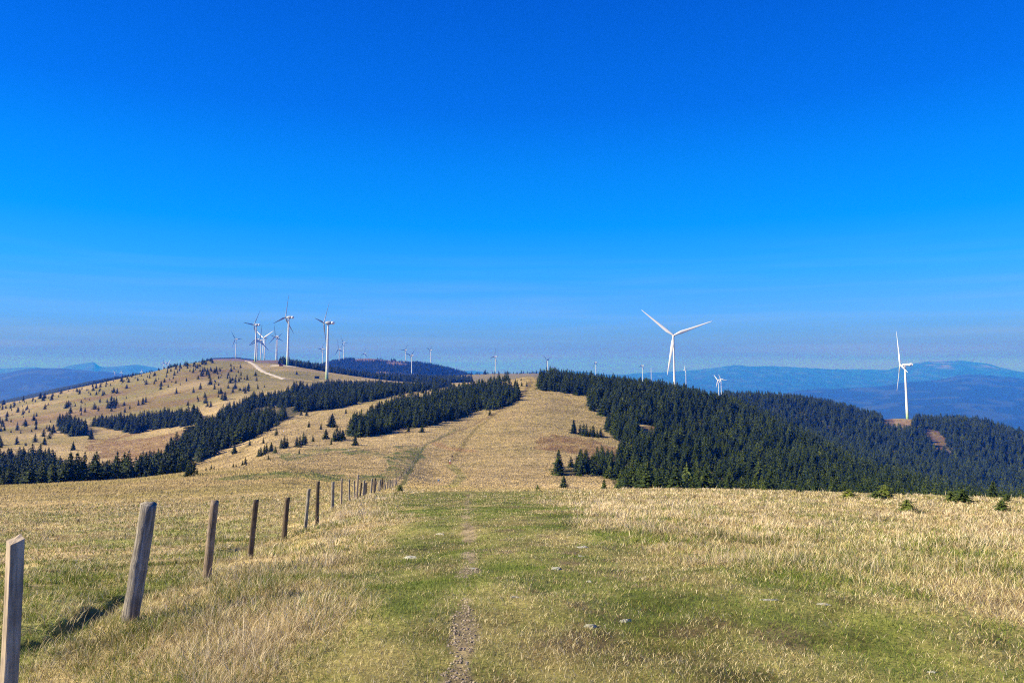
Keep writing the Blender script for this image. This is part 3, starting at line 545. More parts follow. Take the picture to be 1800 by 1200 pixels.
# single trees that can be told apart: base pixel, height in pixels, label
LONE = [
 (991, 858, 23, 'small dark spruce standing alone in the straw grass at the foot of the forest', 1.15),
 (1009, 763, 25, 'tallest and leftmost spruce of the little row beside the brown heath', 1.0),
 (861, 731, 11, 'single small spruce right beside the fence line on the upper slope', 1.0),
 (718, 760, 13, 'slim small spruce below the dark wood, left of a rounder one', .9),
 (742, 760, 14, 'round squat spruce below the dark wood on the straw slope', 1.4),
 (624, 783, 18, 'lone spruce on the straw slope below the left end of the dark wood', 1.15),
 (412, 798, 16, 'lone conical spruce on the open strip beneath the gully forest', 1.2),
 (486, 765, 12, 'small lone spruce above the two broad clumps on the left flank', 1.1),
 (543, 751, 12, 'small slim spruce high on the open straw flank', .9),
 (564, 755, 12, 'small spruce left of the tall pointed one on the straw flank', 1.1),
 (584, 751, 24, 'tall pointed spruce on the open straw flank above the others', 1.2),
 (573, 772, 18, 'broad spruce directly left of the big clump on the flank', 1.3),
 (550, 777, 12, 'small rounded spruce between two broad clumps', 1.2),
 (582, 782, 11, 'small spruce in front of the big clump on the flank', 1.1),
 (526, 798, 9, 'lowest small spruce below the broad clumps, near the grassy bank', 1.1),
 (484, 797, 12, 'small spruce in front of the wide pointed clump', 1.3),
 (477, 793, 17, 'slim spruce right of a twin pair on the flank', 1.0),
 (472, 808, 9, 'low spruce on the brow of the near meadow', 1.3),
 (463, 779, 12, 'slender pair-like spruce up the straw strip', .9),
 (439, 783, 11, 'slender small spruce between two others on the straw strip', .9),
 (446, 770, 13, 'small spruce just below the edge of the gully forest', 1.0),
 (529, 730, 11, 'left one of two small spruces under the gully forest edge', 1.1),
 (539, 731, 12, 'right one of two small spruces under the gully forest edge', 1.0),
 (608, 727, 10, 'small lone spruce left of the dark wood, high on the straw slope', 1.0),
 (620, 737, 12, 'slim spruce close to the left end of the dark wood', .9),
 (602, 773, 17, 'dark spruce at the right side of the big clump', 1.2),
 (917, 680, 10, 'left one of two small spruces below the summit of the path', 1.1),
 (926, 680, 10, 'right one of two small spruces below the summit of the path', 1.0),
 (906, 677, 12, 'rounded spruce near the top of the slope left of the path', 1.1),
 (916, 669, 5, 'tiny spruce on the skyline near the path', 1.2),
 (894, 673, 14, 'spruce poking above the upper end of the dark wood', .9),
 (78, 782, 15, 'lone dark spruce above the valley forest at the far left', 1.0),
 (160, 772, 18, 'lone spruce with a long shadow right of the small wood on the left hill', 1.0),
 (128, 792, 17, 'lone slim spruce on green grass above the valley forest', .9),
 (40, 730, 12, 'dark spruce near the left edge on the slope of the left hill', 1.0),
 (59, 740, 13, 'spruce beside a smaller one on the slope of the left hill', .9),
 (93, 761, 15, 'spruce pair-like tree left of the small wood on the left hill', 1.2),
]
CLUMPS = [  # several spruces grown close: (list of base px,py,h), shared label, group
 ([(494, 788, 18), (499, 789, 23), (504, 787, 19)], 'spruce of the wide pointed clump on the straw flank', 'wide pointed spruce clump'),
 ([(522, 785, 18), (527, 786, 21), (533, 783, 23), (537, 781, 17)], 'spruce of the dense oblong clump on the straw flank', 'oblong spruce clump'),
 ([(587, 776, 20), (592, 775, 28), (598, 774, 22), (603, 773, 17)], 'spruce of the biggest clump under the tall pointed tree', 'biggest spruce clump on the flank'),
 ([(454, 803, 14), (458, 802, 18), (464, 799, 17), (468, 797, 18)], 'spruce of the low pair clump near the brow of the meadow', 'low spruce clump near the brow'),
 ([(410, 822, 9), (415, 821, 7), (426, 818, 9), (431, 816, 13), (433, 819, 7), (362, 828, 8), (371, 826, 10), (376, 825, 6)], 'low dark spruce half hidden behind the brow of the near meadow', 'low spruces behind the brow'),
 ([(1020, 764, 18), (1026, 766, 21), (1031, 767, 22), (1038, 767, 16), (1043, 768, 20), (1050, 769, 15), (1056, 768, 16)], 'spruce in the short row beside the brown heath', 'spruce row beside the heath'),
 ([(189, 718, 14), (195, 717, 19), (200, 715, 16), (204, 713, 15)], 'spruce of the small clump in the middle of the left hill', 'small clump on the left hill'),
 ([(251, 710, 13), (256, 708, 11)], 'spruce of the twin clump right of the small clump on the left hill', 'twin spruces on the left hill'),
 ([(334, 836, 26), (340, 833, 22), (329, 838, 20), (346, 834, 12)], 'dark spruce standing at the brow in front of the gully forest', 'spruces at the brow below the gully'),
 ([(395, 704, 16), (390, 702, 11), (362, 709, 15), (310, 693, 11), (352, 685, 12), (340, 691, 10)], 'darker spruce scattered in front of the left hill road slope', 'larger spruces on the left hill'),
]
IND = []                                             # individual trees placed so far: (x, y)
def place_px(px, py, hp, rmin=95):
    x, y, z = ground(px, py, rmin); r = math.hypot(x, y)
    dpt = y*CP+z*SP
    return x, y, hp*dpt/F
for px, py, hp, lb, wd in LONE:
    x, y, h_ = place_px(px, py, hp); spruce(x, y, h_*1.04, lb, var=random.choice(VDET) if hp > 14 else None, wide=wd); IND.append((x, y))
for L, lb, gr in CLUMPS:
    for px, py, hp in L:
        x, y, h_ = place_px(px, py, hp); spruce(x, y, h_*1.05, lb, gr, wide=1.15); IND.append((x, y))
# the big bright one at the edge of the forest, and the young ones on the crest
def at(px, d, hpx):
    x = (px-CX)/F*d
    for _ in range(3): x = (px-CX)/F*(d*CP+float(hgt(x, d))*SP)
    return x, d, hpx*d/F
x, y, h_ = at(1210, 142, 66); spruce(x, y, h_, 'big bushy light-green spruce at the front edge of the right forest', var=VYNG[0], wide=1.05)
x, y, h_ = at(1062, 118, 24); spruce(x, y, h_, 'young yellow-green spruce beside the dry grass crest, left of the forest edge', var=VYNG[0], wide=.9)
YB = [(1556, 38, 26, 1, .85, 'young dark spruce bush with a low side branch on the grassy crest'), (1540, 37.5, 15, 2, 1.1, 'low spreading spruce shoot touching the bush on the crest'),
      (1693, 35, 25, 1, 1.0, 'round dark young spruce bush on the crest at the right'), (1672, 35.5, 21, 1, .9, 'yellow-green low spruce bush left of the round dark one'),
      (1595, 24, 24, 2, .8, 'low broad spruce seedling in the dry grass below the crest'), (1493, 38, 17, 2, .9, 'pale green low spruce seedling on the crest'),
      (1770, 36, 15, 1, .9, 'small spruce seedling near the right edge on the crest'), (1762, 26, 22, 2, .7, 'dim low spruce seedling in the grass at the right edge'),
      (703, 66, 12, 1, .9, 'little dark spruce bush beside the end of the near fence posts'), (945, 74, 10, 1, .7, 'small ragged spruce seedling where the turf meets the straw grass'),
      (1405, 46, 9, 2, .9, 'tiny spruce seedling in the grass on the crest')]
for px, d, hp, v, wd, lb in YB:
    x, y, h_ = at(px, d, hp); spruce(x, y, h_, lb, var=[None, VYNG[1], VYNG[2]][v], name='young_spruce', wide=wd, cat='young spruce')
# trees just behind the right-hand crest
for k, (px, d, hp) in enumerate([(1255, 128, 50), (1300, 120, 62), (1340, 135, 56), (1385, 118, 60), (1430, 120, 64), (1478, 110, 70), (1515, 108, 66), (1560, 105, 72), (1572, 112, 92), (1605, 104, 62), (1640, 100, 58), (1668, 96, 64), (1700, 96, 68), (1725, 92, 70), (1748, 90, 98), (1775, 88, 66), (1796, 92, 80), (1280, 118, 36), (1530, 98, 50), (1590, 94, 55), (1735, 84, 50)]):
    x, y, h_ = at(px, d, hp*(.72 if k % 4 else .58)); spruce(x, y, h_, 'green spruce whose top shows just behind the grassy crest on the right', 'spruces just behind the right crest', var=VYNG[0] if k % 5 == 2 else VDET[k % 3], wide=.95)
    IND.append((x, y))

cand = []
for ri, (nm, P, r0, r1, sp, h0, h1, pr, lb, gr) in enumerate(REG):
    xs = [p[0] for p in P]; a0 = ae(min(xs)-10, 750)[0]; a1 = ae(max(xs)+10, 750)[0]
    X0, X1 = min(math.sin(a0)*r0, math.sin(a0)*r1), max(math.sin(a1)*r0, math.sin(a1)*r1)
    gx, gy = np.meshgrid(np.arange(X0, X1, sp), np.arange(r0*.75, r1, sp))
    gx = gx.ravel()+rng.uniform(-.46, .46, gx.size)*sp; gy = gy.ravel()+rng.uniform(-.46, .46, gy.size)*sp
    rr_ = np.hypot(gx, gy); k = (rr_ > r0) & (rr_ < r1) & (rng.uniform(0, 1, gx.size) < pr); gx, gy, rr_ = gx[k], gy[k], rr_[k]
    z = hgt(gx, gy); px, py = pix(gx, gy, z)
    k = poly_in(px, py, P) & (px > -60) & (px < 1860)
    for B in BROWN[1:2]+BROWN[3:]: k &= ~poly_in(px, py, B)
    if nm in ('hillL',): k &= fbm(gx/28, gy/28, 91, 3) > .02
    if nm == 'farhill': k &= ~(poly_in(px, py, FTOP) | poly_in(px, py, FPAT)) | (rng.uniform(0, 1, len(z)) < .04)
    if nm == 'gully': k &= (fbm(gx/26, gy/26, 95, 3) > -.30-.5*smooth(700, 500, px)) if False else (fbm(gx/26, gy/26, 95, 3) > -.17)
    gx, gy, rr_, z = gx[k], gy[k], rr_[k], z[k]
    h_ = rng.uniform(0, 1, len(gx))**1.2*(h1-h0)*1.25+h0*.85
    h_ *= 1+.38*fbm(gx/28, gy/28, 97, 3)
    if nm in ('right', 'rridge', 'wood'):
        kk = (fbm(gx/17, gy/17, 99, 3) > -.42) | (rr_ < 250); gx, gy, rr_, z, h_ = gx[kk], gy[kk], rr_[kk], z[kk], h_[kk]
    if nm == 'right': h_ *= np.interp(rr_, [110, 200, 400, 600], [.6, .68, .95, 1.2])
    oc = occl(gx, gy); k = (z+h_)/rr_ > oc
    for v in zip(gx[k], gy[k], z[k], rr_[k], h_[k]): cand.append((*v, ri))
C = np.array(cand); C = C[np.argsort(C[:, 3])]
# visible height of each, walking outward from the camera
nc_ = 1400; sky_ = np.full(nc_, -9.0); azc = np.arctan2(C[:, 0], C[:, 1]); ci = ((azc-R_(-40))/R_(80)*nc_).astype(int)
occ0 = occl(C[:, 0], C[:, 1]); vis = np.zeros(len(C))
for i in range(len(C)):
    top = (C[i, 2]+C[i, 4])/C[i, 3]; hw = max(1, int(.16*C[i, 4]/C[i, 3]/R_(80)*nc_)); s = slice(max(0, ci[i]-hw), ci[i]+hw+1)
    base = C[i, 2]/C[i, 3]; sk = max(float(sky_[s].mean()), occ0[i], base)
    vis[i] = (top-sk)*F
    sky_[s] = np.maximum(sky_[s], top-.25*(top-base))
hp = C[:, 4]/C[:, 3]*F
keep = vis > -hp*1.1
C, vis, hp = C[keep], vis[keep], hp[keep]
ri = C[:, 5].astype(int); named = np.array([REG[k][8] is not None for k in range(len(REG))])[ri]
iso = np.isin(ri, [k for k, g_ in enumerate(REG) if g_[0] in ('hillL', 'hillL2', 'crestdots', 'sprinkle', 'hilltop', 'hilltop2')])
n_done = len([o for o in COL.objects if o.name.startswith('spruce_tree')])
score = np.where(named, np.maximum(vis, 0), -1)*np.where(iso, 1.9, 1.0)
order = np.argsort(-score)[:296-n_done]
ind = np.zeros(len(C), bool); ind[order] = True
for i in order:
    g_ = REG[ri[i]]; spruce(C[i, 0], C[i, 1], C[i, 4], g_[8], g_[9], wide=random.uniform(.95, 1.5))
rest = C[~ind]
print('TREES individual', int(ind.sum())+n_done, 'rest', len(rest))
# the rest: one object, five crown shapes picked at random on its points
GN = {}
def forest(name, pts, label, variants, mt):
    me = mesh_from(name, pts[:, :3])
    for an, ty, dv in (('size', 'FLOAT', pts[:, 4]), ('turn', 'FLOAT', rng.uniform(0, 6.28, len(pts))), ('wide', 'FLOAT', rng.uniform(.95, 1.55, len(pts)))):
        a_ = me.attributes.new(an, ty, 'POINT'); a_.data.foreach_set('value', np.asarray(dv, np.float32))
    a_ = me.attributes.new('which', 'INT', 'POINT'); a_.data.foreach_set('value', rng.integers(0, len(variants), len(pts)).astype(np.int32))
    o = link(name, me, None, kind='stuff', label=label)
    g = bpy.data.node_groups.new(name, 'GeometryNodeTree')
    g.interface.new_socket('Geometry', in_out='INPUT', socket_type='NodeSocketGeometry'); g.interface.new_socket('Geometry', in_out='OUTPUT', socket_type='NodeSocketGeometry')
    gi = g.nodes.new('NodeGroupInput'); go = g.nodes.new('NodeGroupOutput'); ip = g.nodes.new('GeometryNodeInstanceOnPoints')
    jn = g.nodes.new('GeometryNodeJoinGeometry')
    for v in variants:
        oi = g.nodes.new('GeometryNodeObjectInfo'); oi.inputs['Object'].default_value = v; oi.inputs['As Instance'].default_value = True
        g.links.new(oi.outputs['Geometry'], jn.inputs[0])
    def na_(nm, ty):
        q = g.nodes.new('GeometryNodeInputNamedAttribute'); q.data_type = ty; q.inputs[0].default_value = nm; return q.outputs[0]
    g.links.new(gi.outputs[0], ip.inputs['Points']); g.links.new(jn.outputs[0], ip.inputs['Instance']); ip.inputs['Pick Instance'].default_value = True
    g.links.new(na_('which', 'INT'), ip.inputs['Instance Index'])
    cx_ = g.nodes.new('ShaderNodeCombineXYZ'); g.links.new(na_('turn', 'FLOAT'), cx_.inputs[2]); g.links.new(cx_.outputs[0], ip.inputs['Rotation'])
    s_ = na_('size', 'FLOAT'); wm = g.nodes.new('ShaderNodeMath'); wm.operation = 'MULTIPLY'; g.links.new(s_, wm.inputs[0]); g.links.new(na_('wide', 'FLOAT'), wm.inputs[1])
    cs = g.nodes.new('ShaderNodeCombineXYZ'); g.links.new(wm.outputs[0], cs.inputs[0]); g.links.new(wm.outputs[0], cs.inputs[1]); g.links.new(s_, cs.inputs[2]); g.links.new(cs.outputs[0], ip.inputs['Scale'])
    g.links.new(ip.outputs[0], go.inputs[0])
    md = o.modifiers.new('trees', 'NODES'); md.node_group = g
    return o
src = []
for v in VAR:                                        # crowns already standing in the scene serve as the shapes
    src.append(next(o for o in COL.objects if o.type == 'MESH' and o.data is v))
rest[:, 2] -= .02*rest[:, 4]
nearr = rest[rest[:, 3] < 2000]; farr = rest[rest[:, 3] >= 2000]
forest('spruce_forest', nearr, 'dense dark spruce forest over the slopes and gullies', src, MSP)
forest('distant_forest', farr, 'far-off blue spruce forest on the distant hills', src, MSP)

# ------------------------------------------------------------------ wind turbines
mw, t, b = mat('white_paint'); b.inputs['Base Color'].default_value = (.70, .71, .70, 1); b.inputs['Roughness'].default_value = .4; b.inputs['Specular IOR Level'].default_value = .4
mt_, t, b = mat('tower_paint'); tc = nd(t, 'ShaderNodeTexCoord'); sx = nd(t, 'ShaderNodeSeparateXYZ'); t.links.new(tc.outputs['Object'], sx.inputs[0])
mu = nd(t, 'ShaderNodeMath', operation='MULTIPLY'); mu.inputs[1].default_value = 1.0; t.links.new(sx.outputs[2], mu.inputs[0])
rp = ramp(t, mu.outputs[0], [(0, (.22, .36, .19)), (.045, (.33, .47, .29)), (.09, (.46, .57, .42)), (.135, (.60, .68, .56)), (.18, (.70, .71, .69))]); rp.color_ramp.interpolation = 'CONSTANT'
t.links.new(rp.outputs[0], b.inputs['Base Color']); b.inputs['Roughness'].default_value = .45
mtw, t, b = mat('plain_tower_paint'); nn = noise(t, nd(t, 'ShaderNodeTexCoord').outputs['Object'], 3, 3)
t.links.new(ramp(t, nn.outputs[0], [(.3, (.64, .65, .64)), (.7, (.72, .72, .71))]).outputs[0], b.inputs['Base Color']); b.inputs['Roughness'].default_value = .45
def tower_mesh(green):                               # unit height, radius for a 78 m tower; scaled in z
    v, f_ = lathe([(2.15, 0), (2.15, .004), (2.05, .02), (1.85, .25), (1.62, .5), (1.62, .503), (1.4, .75), (1.12, .985), (1.2, .99), (1.2, 1.0)], 28)
    me = mesh_from('tower', v, f_, smooth_=True); me.materials.append(mt_ if green else mtw); return me
TWG, TWP = tower_mesh(True), tower_mesh(False)
v, f_ = lathe([(.3, -4.4), (1.3, -3.8), (2.1, -2.2), (2.55, 0), (2.6, 1.4), (2.35, 3.0), (1.75, 4.4), (1.4, 4.8)], 24, 'Y')
NAC = mesh_from('nacelle', [(x, -y, z) for x, y, z in v], [q[::-1] for q in f_], smooth_=True)
bm = bmesh.new(); bmesh.ops.create_cube(bm, size=1, matrix=Matrix.Translation((0, -3.6, 0)) @ Matrix.Diagonal((3.0, 13.5, 3.2, 1)))
bmesh.ops.bevel(bm, geom=bm.edges[:], offset=.55, segments=3, affect='EDGES')
bmesh.ops.create_cube(bm, size=1, matrix=Matrix.Translation((0, -8.2, 2.1)) @ Matrix.Diagonal((1.6, 1.5, 1.1, 1)))
NACB = bpy.data.meshes.new('nacelle'); bm.to_mesh(NACB); bm.free()
v, f_ = lathe([(1.55, 4.7), (2.05, 5.1), (2.25, 6.2), (2.1, 7.4), (1.5, 8.6), (.6, 9.3), (.1, 9.5)], 24, 'Y')
HUB = mesh_from('hub', [(x, -y, z) for x, y, z in v], [q[::-1] for q in f_], smooth_=True)
v, f_ = lathe([(.09, 0), (.09, 2.6), (.16, 2.6), (.16, 2.9)], 8); MAST = mesh_from('weather_mast', [(x, y-3, z+2.2) for x, y, z in v], f_)
def blade_mesh():                                   # unit 1 m long scaled: built at 41 m
    st = [(0, .85, .85, 0), (1.5, .85, .85, 0), (4, 1.2, .75, 22), (8, 1.7, .5, 16), (13, 1.45, .36, 11), (20, 1.1, .26, 7), (28, .78, .18, 4), (35, .52, .12, 2), (39.5, .3, .08, 1), (41, .06, .03, 0)]
    V = []; Fc = []; n = 14
    for z, ch, th, tw in st:
        ca_, sa_ = math.cos(R_(tw)), math.sin(R_(tw))
        for k in range(n):
            a = 2*math.pi*k/n; X = ch*math.cos(a)+ (ch*.25 if z > 3 else 0); Y = th*math.sin(a)*(1-.35*math.cos(a) if z > 3 else 1)
            V.append((X*ca_-Y*sa_, X*sa_+Y*ca_, z))
    for i in range(len(st)-1):
        for k in range(n): Fc.append((i*n+k, i*n+(k+1) % n, (i+1)*n+(k+1) % n, (i+1)*n+k))
    Fc.append(tuple((len(st)-1)*n+k for k in range(n)))
    return mesh_from('blade', V, Fc, smooth_=True)
BLD = blade_mesh()
mshd, t, b = mat('shaded_white_paint'); b.inputs['Base Color'].default_value = (.36, .38, .40, 1); b.inputs['Roughness'].default_value = .45  # white paint darkened: shade on the rotor backs put into the colour
BLD_SHADED = BLD.copy(); NAC_SHADED = NAC.copy()
for q in (NAC, NACB, HUB, MAST, BLD): q.materials.append(mw)
for q in (BLD_SHADED, NAC_SHADED): q.materials.append(mshd)
def fit(tips, yaw=None):
    """tips: blade vectors in pixels (right, up). Finds yaw, first blade angle and length."""
    best = (1e18,)
    T = np.array(tips, float)
    for ps in ([yaw] if yaw is not None else range(0, 84, 2)):
        c_ = math.cos(R_(ps))
        for t0 in range(0, 120, 2):
            D = np.array([(math.sin(R_(t0+120*k))*c_, math.cos(R_(t0+120*k))) for k in range(3)])
            from itertools import permutations
            for pm in permutations(range(3), len(T)):
                Q = D[list(pm)]; L = (Q*T).sum()/max(1e-9, (Q*Q).sum())
                e_ = ((Q*L-T)**2).sum()
                if L > 0 and e_ < best[0]-1e-9: best = (e_, ps, t0, L)
    return best
def turbine(px, py, base_py, tips, label, away=True, hub_m=78.0, dist=None, kind='egg', green=True, blade_m=None, group=None, yaw=None, blades_=3):
    e_, ps, t0, L = fit(tips, yaw) if tips else (0, 40, 0, 1)
    if yaw is not None: ps = yaw
    d_ = dist if dist else hub_m*F/(base_py-py)
    ux, uy, uz = ray(px, py); k = d_/uy; X, Y, ZH = ux*k, uy*k, uz*k
    s_ = ((base_py-py)*d_/F)/78.0 if base_py else hub_m/78.0
    s_ = min(max(s_, .7), 1.25)
    va = math.atan2(X, Y); r_ = Vector((math.cos(va), -math.sin(va), 0)); f_ = Vector((math.sin(va), math.cos(va), 0))
    a = (f_ if away else -f_)*math.cos(R_(ps)) - r_*math.sin(R_(ps))
    # the hub sits in front of the tower axis
    tx, ty = X-a.x*6.0*s_, Y-a.y*6.0*s_
    zb = float(hgt(tx, ty))
    rz = math.atan2(-a.x, a.y)
    o = thing('wind_turbine', label, 'wind turbine', (tx, ty, zb-.3), rz, group or 'wind turbines on the ridges')
    tw = link('tower', TWG if green else TWP, None, o); hh = ZH-zb+.3-1.6*s_; tw.scale = (s_, s_, hh)
    if not blades_: return o
    n_ = link('nacelle', (NAC_SHADED if away else NAC) if kind == 'egg' else NACB, None, o); n_.location = (0, 0, ZH-zb+.3); n_.scale = (s_,)*3
    h_ = link('hub', HUB, None, o); h_.location = n_.location; h_.scale = (s_,)*3
    mst = link('weather_mast', MAST, None, n_)
    bl = blade_m or (L*d_/F)
    for q in range(3):
        b_ = link('blade', BLD_SHADED if away else BLD, None, o); b_.location = (0, 6.2*s_, ZH-zb+.3)
        th = R_(t0+120*q)*(1 if away else -1)
        b_.rotation_euler = (0, th, 0); bs = bl/41.0; b_.scale = (max(bs, .8)*(1.3 if d_ > 2000 and away else 1), max(bs, .8), bs)
    return o
TB = [
 (413.5, 596, 628, [(-7, 13), (12, 1.5), (-7, -17)], 'small white wind turbine at the far left, alone on the brown hilltop dome', dict(dist=3080)),
 (446.5, 571, 634, [(9.5, 28), (-18.5, 2)], 'tall turbine with one blade pointing left, at the left of the crowded cluster', dict(dist=1480, green=True)),
 (450.5, 596, 632, [(-1, 22), (-12, -11)], 'turbine half hidden right behind the tall one at the left of the cluster', dict(dist=2600)),
 (457, 598, 634, [(2.5, 28), (-18, -11)], 'turbine with an upright blade in the middle of the crowded cluster', dict(dist=2450)),
 (463.5, 594, 634, [(17, 11.5), (-13, 10), (-5, -31)], 'turbine with a long bright blade reaching up right at the right side of the cluster', dict(dist=2500, away=False)),
 (484, 591.5, 631, [(-1.5, 20), (-13, -15.5), (11.5, -7)], 'front one of two overlapping turbines between the cluster and the tall central one', dict(dist=2400)),
 (486.5, 594, 631, [(-12, 5), (9, 9)], 'rear one of two overlapping turbines, blades spread in a V', dict(dist=2600)),
 (502, 558, 641.5, [(3.5, 42), (-26, -15), (9, -27)], 'tallest turbine on the left hill, standing at the gravel pad by the track', dict(dist=1125)),
 (569.5, 567.5, 665.7, [(9, 40.5), (-19.5, 2), (-4, -44)], 'big nearest left turbine with a green foot above the gully forest', dict(dist=960)),
 (565.5, 613.5, 646, [(-8.5, 1.5), (4, 13)], 'small turbine peeking out left of the big one with the green foot', dict(dist=3000)),
 (595, 613.5, 639.5, [(-1.5, 17), (-8.5, -13), (7, -4)], 'small turbine on the dark blue hill, front one of a pair', dict(dist=2960)),
 (603.2, 602, 630, [(-4.5, 11.5), (8.5, 1), (-4.5, -10.5)], 'small turbine behind and above the front one of the pair on the blue hill', dict(dist=3100)),
 (640.8, 621.2, 632, [(1, 12.5), (-8, -4)], 'turbine sunk behind the top of the blue hill, only rotor showing', dict(dist=3900)),
 (712, 615, 634, [(-8.5, 0.5), (3.2, 9.5)], 'turbine on the blue hill just behind the one in front of the gully', dict(dist=3180)),
 (722, 625, 659, [(7.5, 12), (-11.5, 6)], 'white turbine in front of the blue hill with two blades raised like a V', dict(dist=2600)),
 (755.4, 615.4, 640.5, [(-6.5, 5), (4, 8.5)], 'small turbine at the right shoulder of the blue hill', dict(dist=3060)),
 (869, 626.7, 656.4, [(2, 16.5), (-10, -3.5), (5.5, -11)], 'small turbine left of the path summit on the low far hill', dict(dist=2580)),
 (961, 632.8, 656, [(-5.5, 9), (6.8, 6), (-2.5, -15)], 'small turbine with a raised V of blades straight above the path summit', dict(dist=2620)),
 (1045.5, 637, 661, [(-1, 15), (-5, -11), (4, -4)], 'small turbine with an upright blade rising over the middle of the right forest edge', dict(dist=2900)),
 (1127.8, 642.5, 668, [(-.6, 13), (-6, -1), (5, -6)], 'small turbine left of the bare white tower, above the right forest', dict(dist=3100)),
 (1184, 589.4, 674, [(-53, 40), (70, 26), (-14, -72)], 'large white turbine facing the viewer above the right forest', dict(dist=860, away=False)),
 (1203.5, 649, 675, [(-1.5, 6.5), (-3, -3), (2, -8)], 'small slim turbine just right of the large white one', dict(dist=3000, away=False)),
 (1261.5, 668, 690, [(-13, 12), (5, 0), (-2.5, -11)], 'left one of two small turbines rising from the forest edge, blade reaching up left', dict(dist=2500, away=False)),
 (1267.5, 667, 690, [(0, 8), (14, 1.5), (-6, -8)], 'right one of two small turbines rising from the forest edge, blade reaching right', dict(dist=2400, away=False)),
 (1582.5, 641, 735.7, [(-3.5, 59), (-16.2, -48.3), (6, -12)], 'large white turbine with a long box nacelle standing alone on the right ridge', dict(dist=1068, away=False, kind='box', yaw=80)),
]
for px, py, bp, tips, lb, kw in TB: turbine(px, py, bp, tips, lb, **kw)
turbine(1143.3, 646, 672, None, 'bare white tower without a rotor left of the large turbine', dist=2900, blades_=0, green=False)
for px, py, tp, lb in [(287, 637, [(0, 8), (-7, -5)], 'leftmost rotor of the tiny white trio showing over the left hill crest'), (291.5, 638, [(-2, 6), (5, -3)], 'middle rotor of the tiny white trio over the left hill crest'), (295.5, 640, [(4, 8), (-5, 2)], 'rightmost rotor of the tiny white trio, blade slanting up right'),
                       (201.7, 654, [(-3, 3), (4, 2)], 'tiny white turbine on the far dark blue ridge at the left'), (213, 654, [(0, 4.5), (3, -2)], 'second tiny turbine on the far blue ridge, right of the first'), (249, 653, [(0, 5), (-3, -2)], 'tiny turbine at the crest just left of the small tree line')]:
    turbine(px, py, 0, tp, lb, dist=4300 if px < 260 else 3300, away=False, hub_m=60 if px < 260 else 78)

# ------------------------------------------------------------------ transformer boxes by two turbines
def cabinet(px, py, rmin, w_, d_, h_, colr, label):
    x, y, z = ground(px, py, rmin); o = thing('transformer_cabinet', label, 'cabinet', (x, y, z), .3)
    def bx(nm, s, c, m_, p=o):
        bm = bmesh.new(); bmesh.ops.create_cube(bm, size=1, matrix=Matrix.Translation(c) @ Matrix.Diagonal((*s, 1))); bmesh.ops.bevel(bm, geom=bm.edges[:], offset=.04, segments=1, affect='EDGES')
        me = bpy.data.meshes.new(nm); bm.to_mesh(me); bm.free(); return link(nm, me, m_, p)
    m_, t, b = mat('cabinet_paint'); nn = noise(t, nd(t, 'ShaderNodeTexCoord').outputs['Object'], 2, 3); t.links.new(ramp(t, nn.outputs[0], [(.3, tuple(q*.8 for q in colr)), (.7, colr)]).outputs[0], b.inputs['Base Color'])
    bx('housing', (w_, d_, h_), (0, 0, h_/2), m_); bx('roof', (w_+.5, d_+.5, .25), (0, 0, h_+.127), m_); bx('door', (w_*.35, .08, h_*.75), (-.2*w_, -d_/2-.045, h_*.42), m_)
cabinet(557, 666.5, 600, 6, 3, 3.0, (.06, .07, .06), 'dark transformer cabinet left of the big turbine with the green foot')
cabinet(494, 643.5, 700, 5.5, 3, 2.4, (.35, .08, .06), 'reddish box by the foot of the tallest left hill turbine')

# ------------------------------------------------------------------ fence posts
def wood(name, cols, streak=1.0, bs=.6, moss=None):
    m_, t, b = mat(name); tc = nd(t, 'ShaderNodeTexCoord'); mp = nd(t, 'ShaderNodeMapping'); mp.inputs['Scale'].default_value = (38, 38, 2.6)
    t.links.new(tc.outputs['Object'], mp.inputs[0]); n1 = noise(t, mp.outputs[0], 1, 6, .7); n2 = noise(t, tc.outputs['Object'], 7, 4, .6)
    c1 = ramp(t, n1.outputs[0], [(.3, cols[0]), (.48, cols[1]), (.62, cols[2]), (.8, cols[3])])
    c2 = ramp(t, n2.outputs[0], [(.35, (.55, .55, .58)), (.6, (1.1, 1.08, 1.0))])
    t.links.new(mix(t, c1.outputs[0], c2.outputs[0], .6, 'MULTIPLY'), b.inputs['Base Color']); bump(t, b, n1.outputs[0], bs, .03); return m_
WG = wood('weathered_grey_wood', [(.08, .072, .058), (.23, .205, .17), (.38, .35, .30), (.56, .52, .46)])
WB = wood('brown_wood', [(.08, .062, .045), (.22, .17, .125), (.36, .29, .225), (.48, .41, .33)])
WD = wood('dark_wood', [(.04, .03, .02), (.10, .078, .055), (.17, .135, .10), (.30, .25, .19)])
WP = wood('pale_sawn_wood', [(.15, .115, .08), (.34, .275, .20), (.48, .40, .30), (.62, .54, .43)], bs=.25)
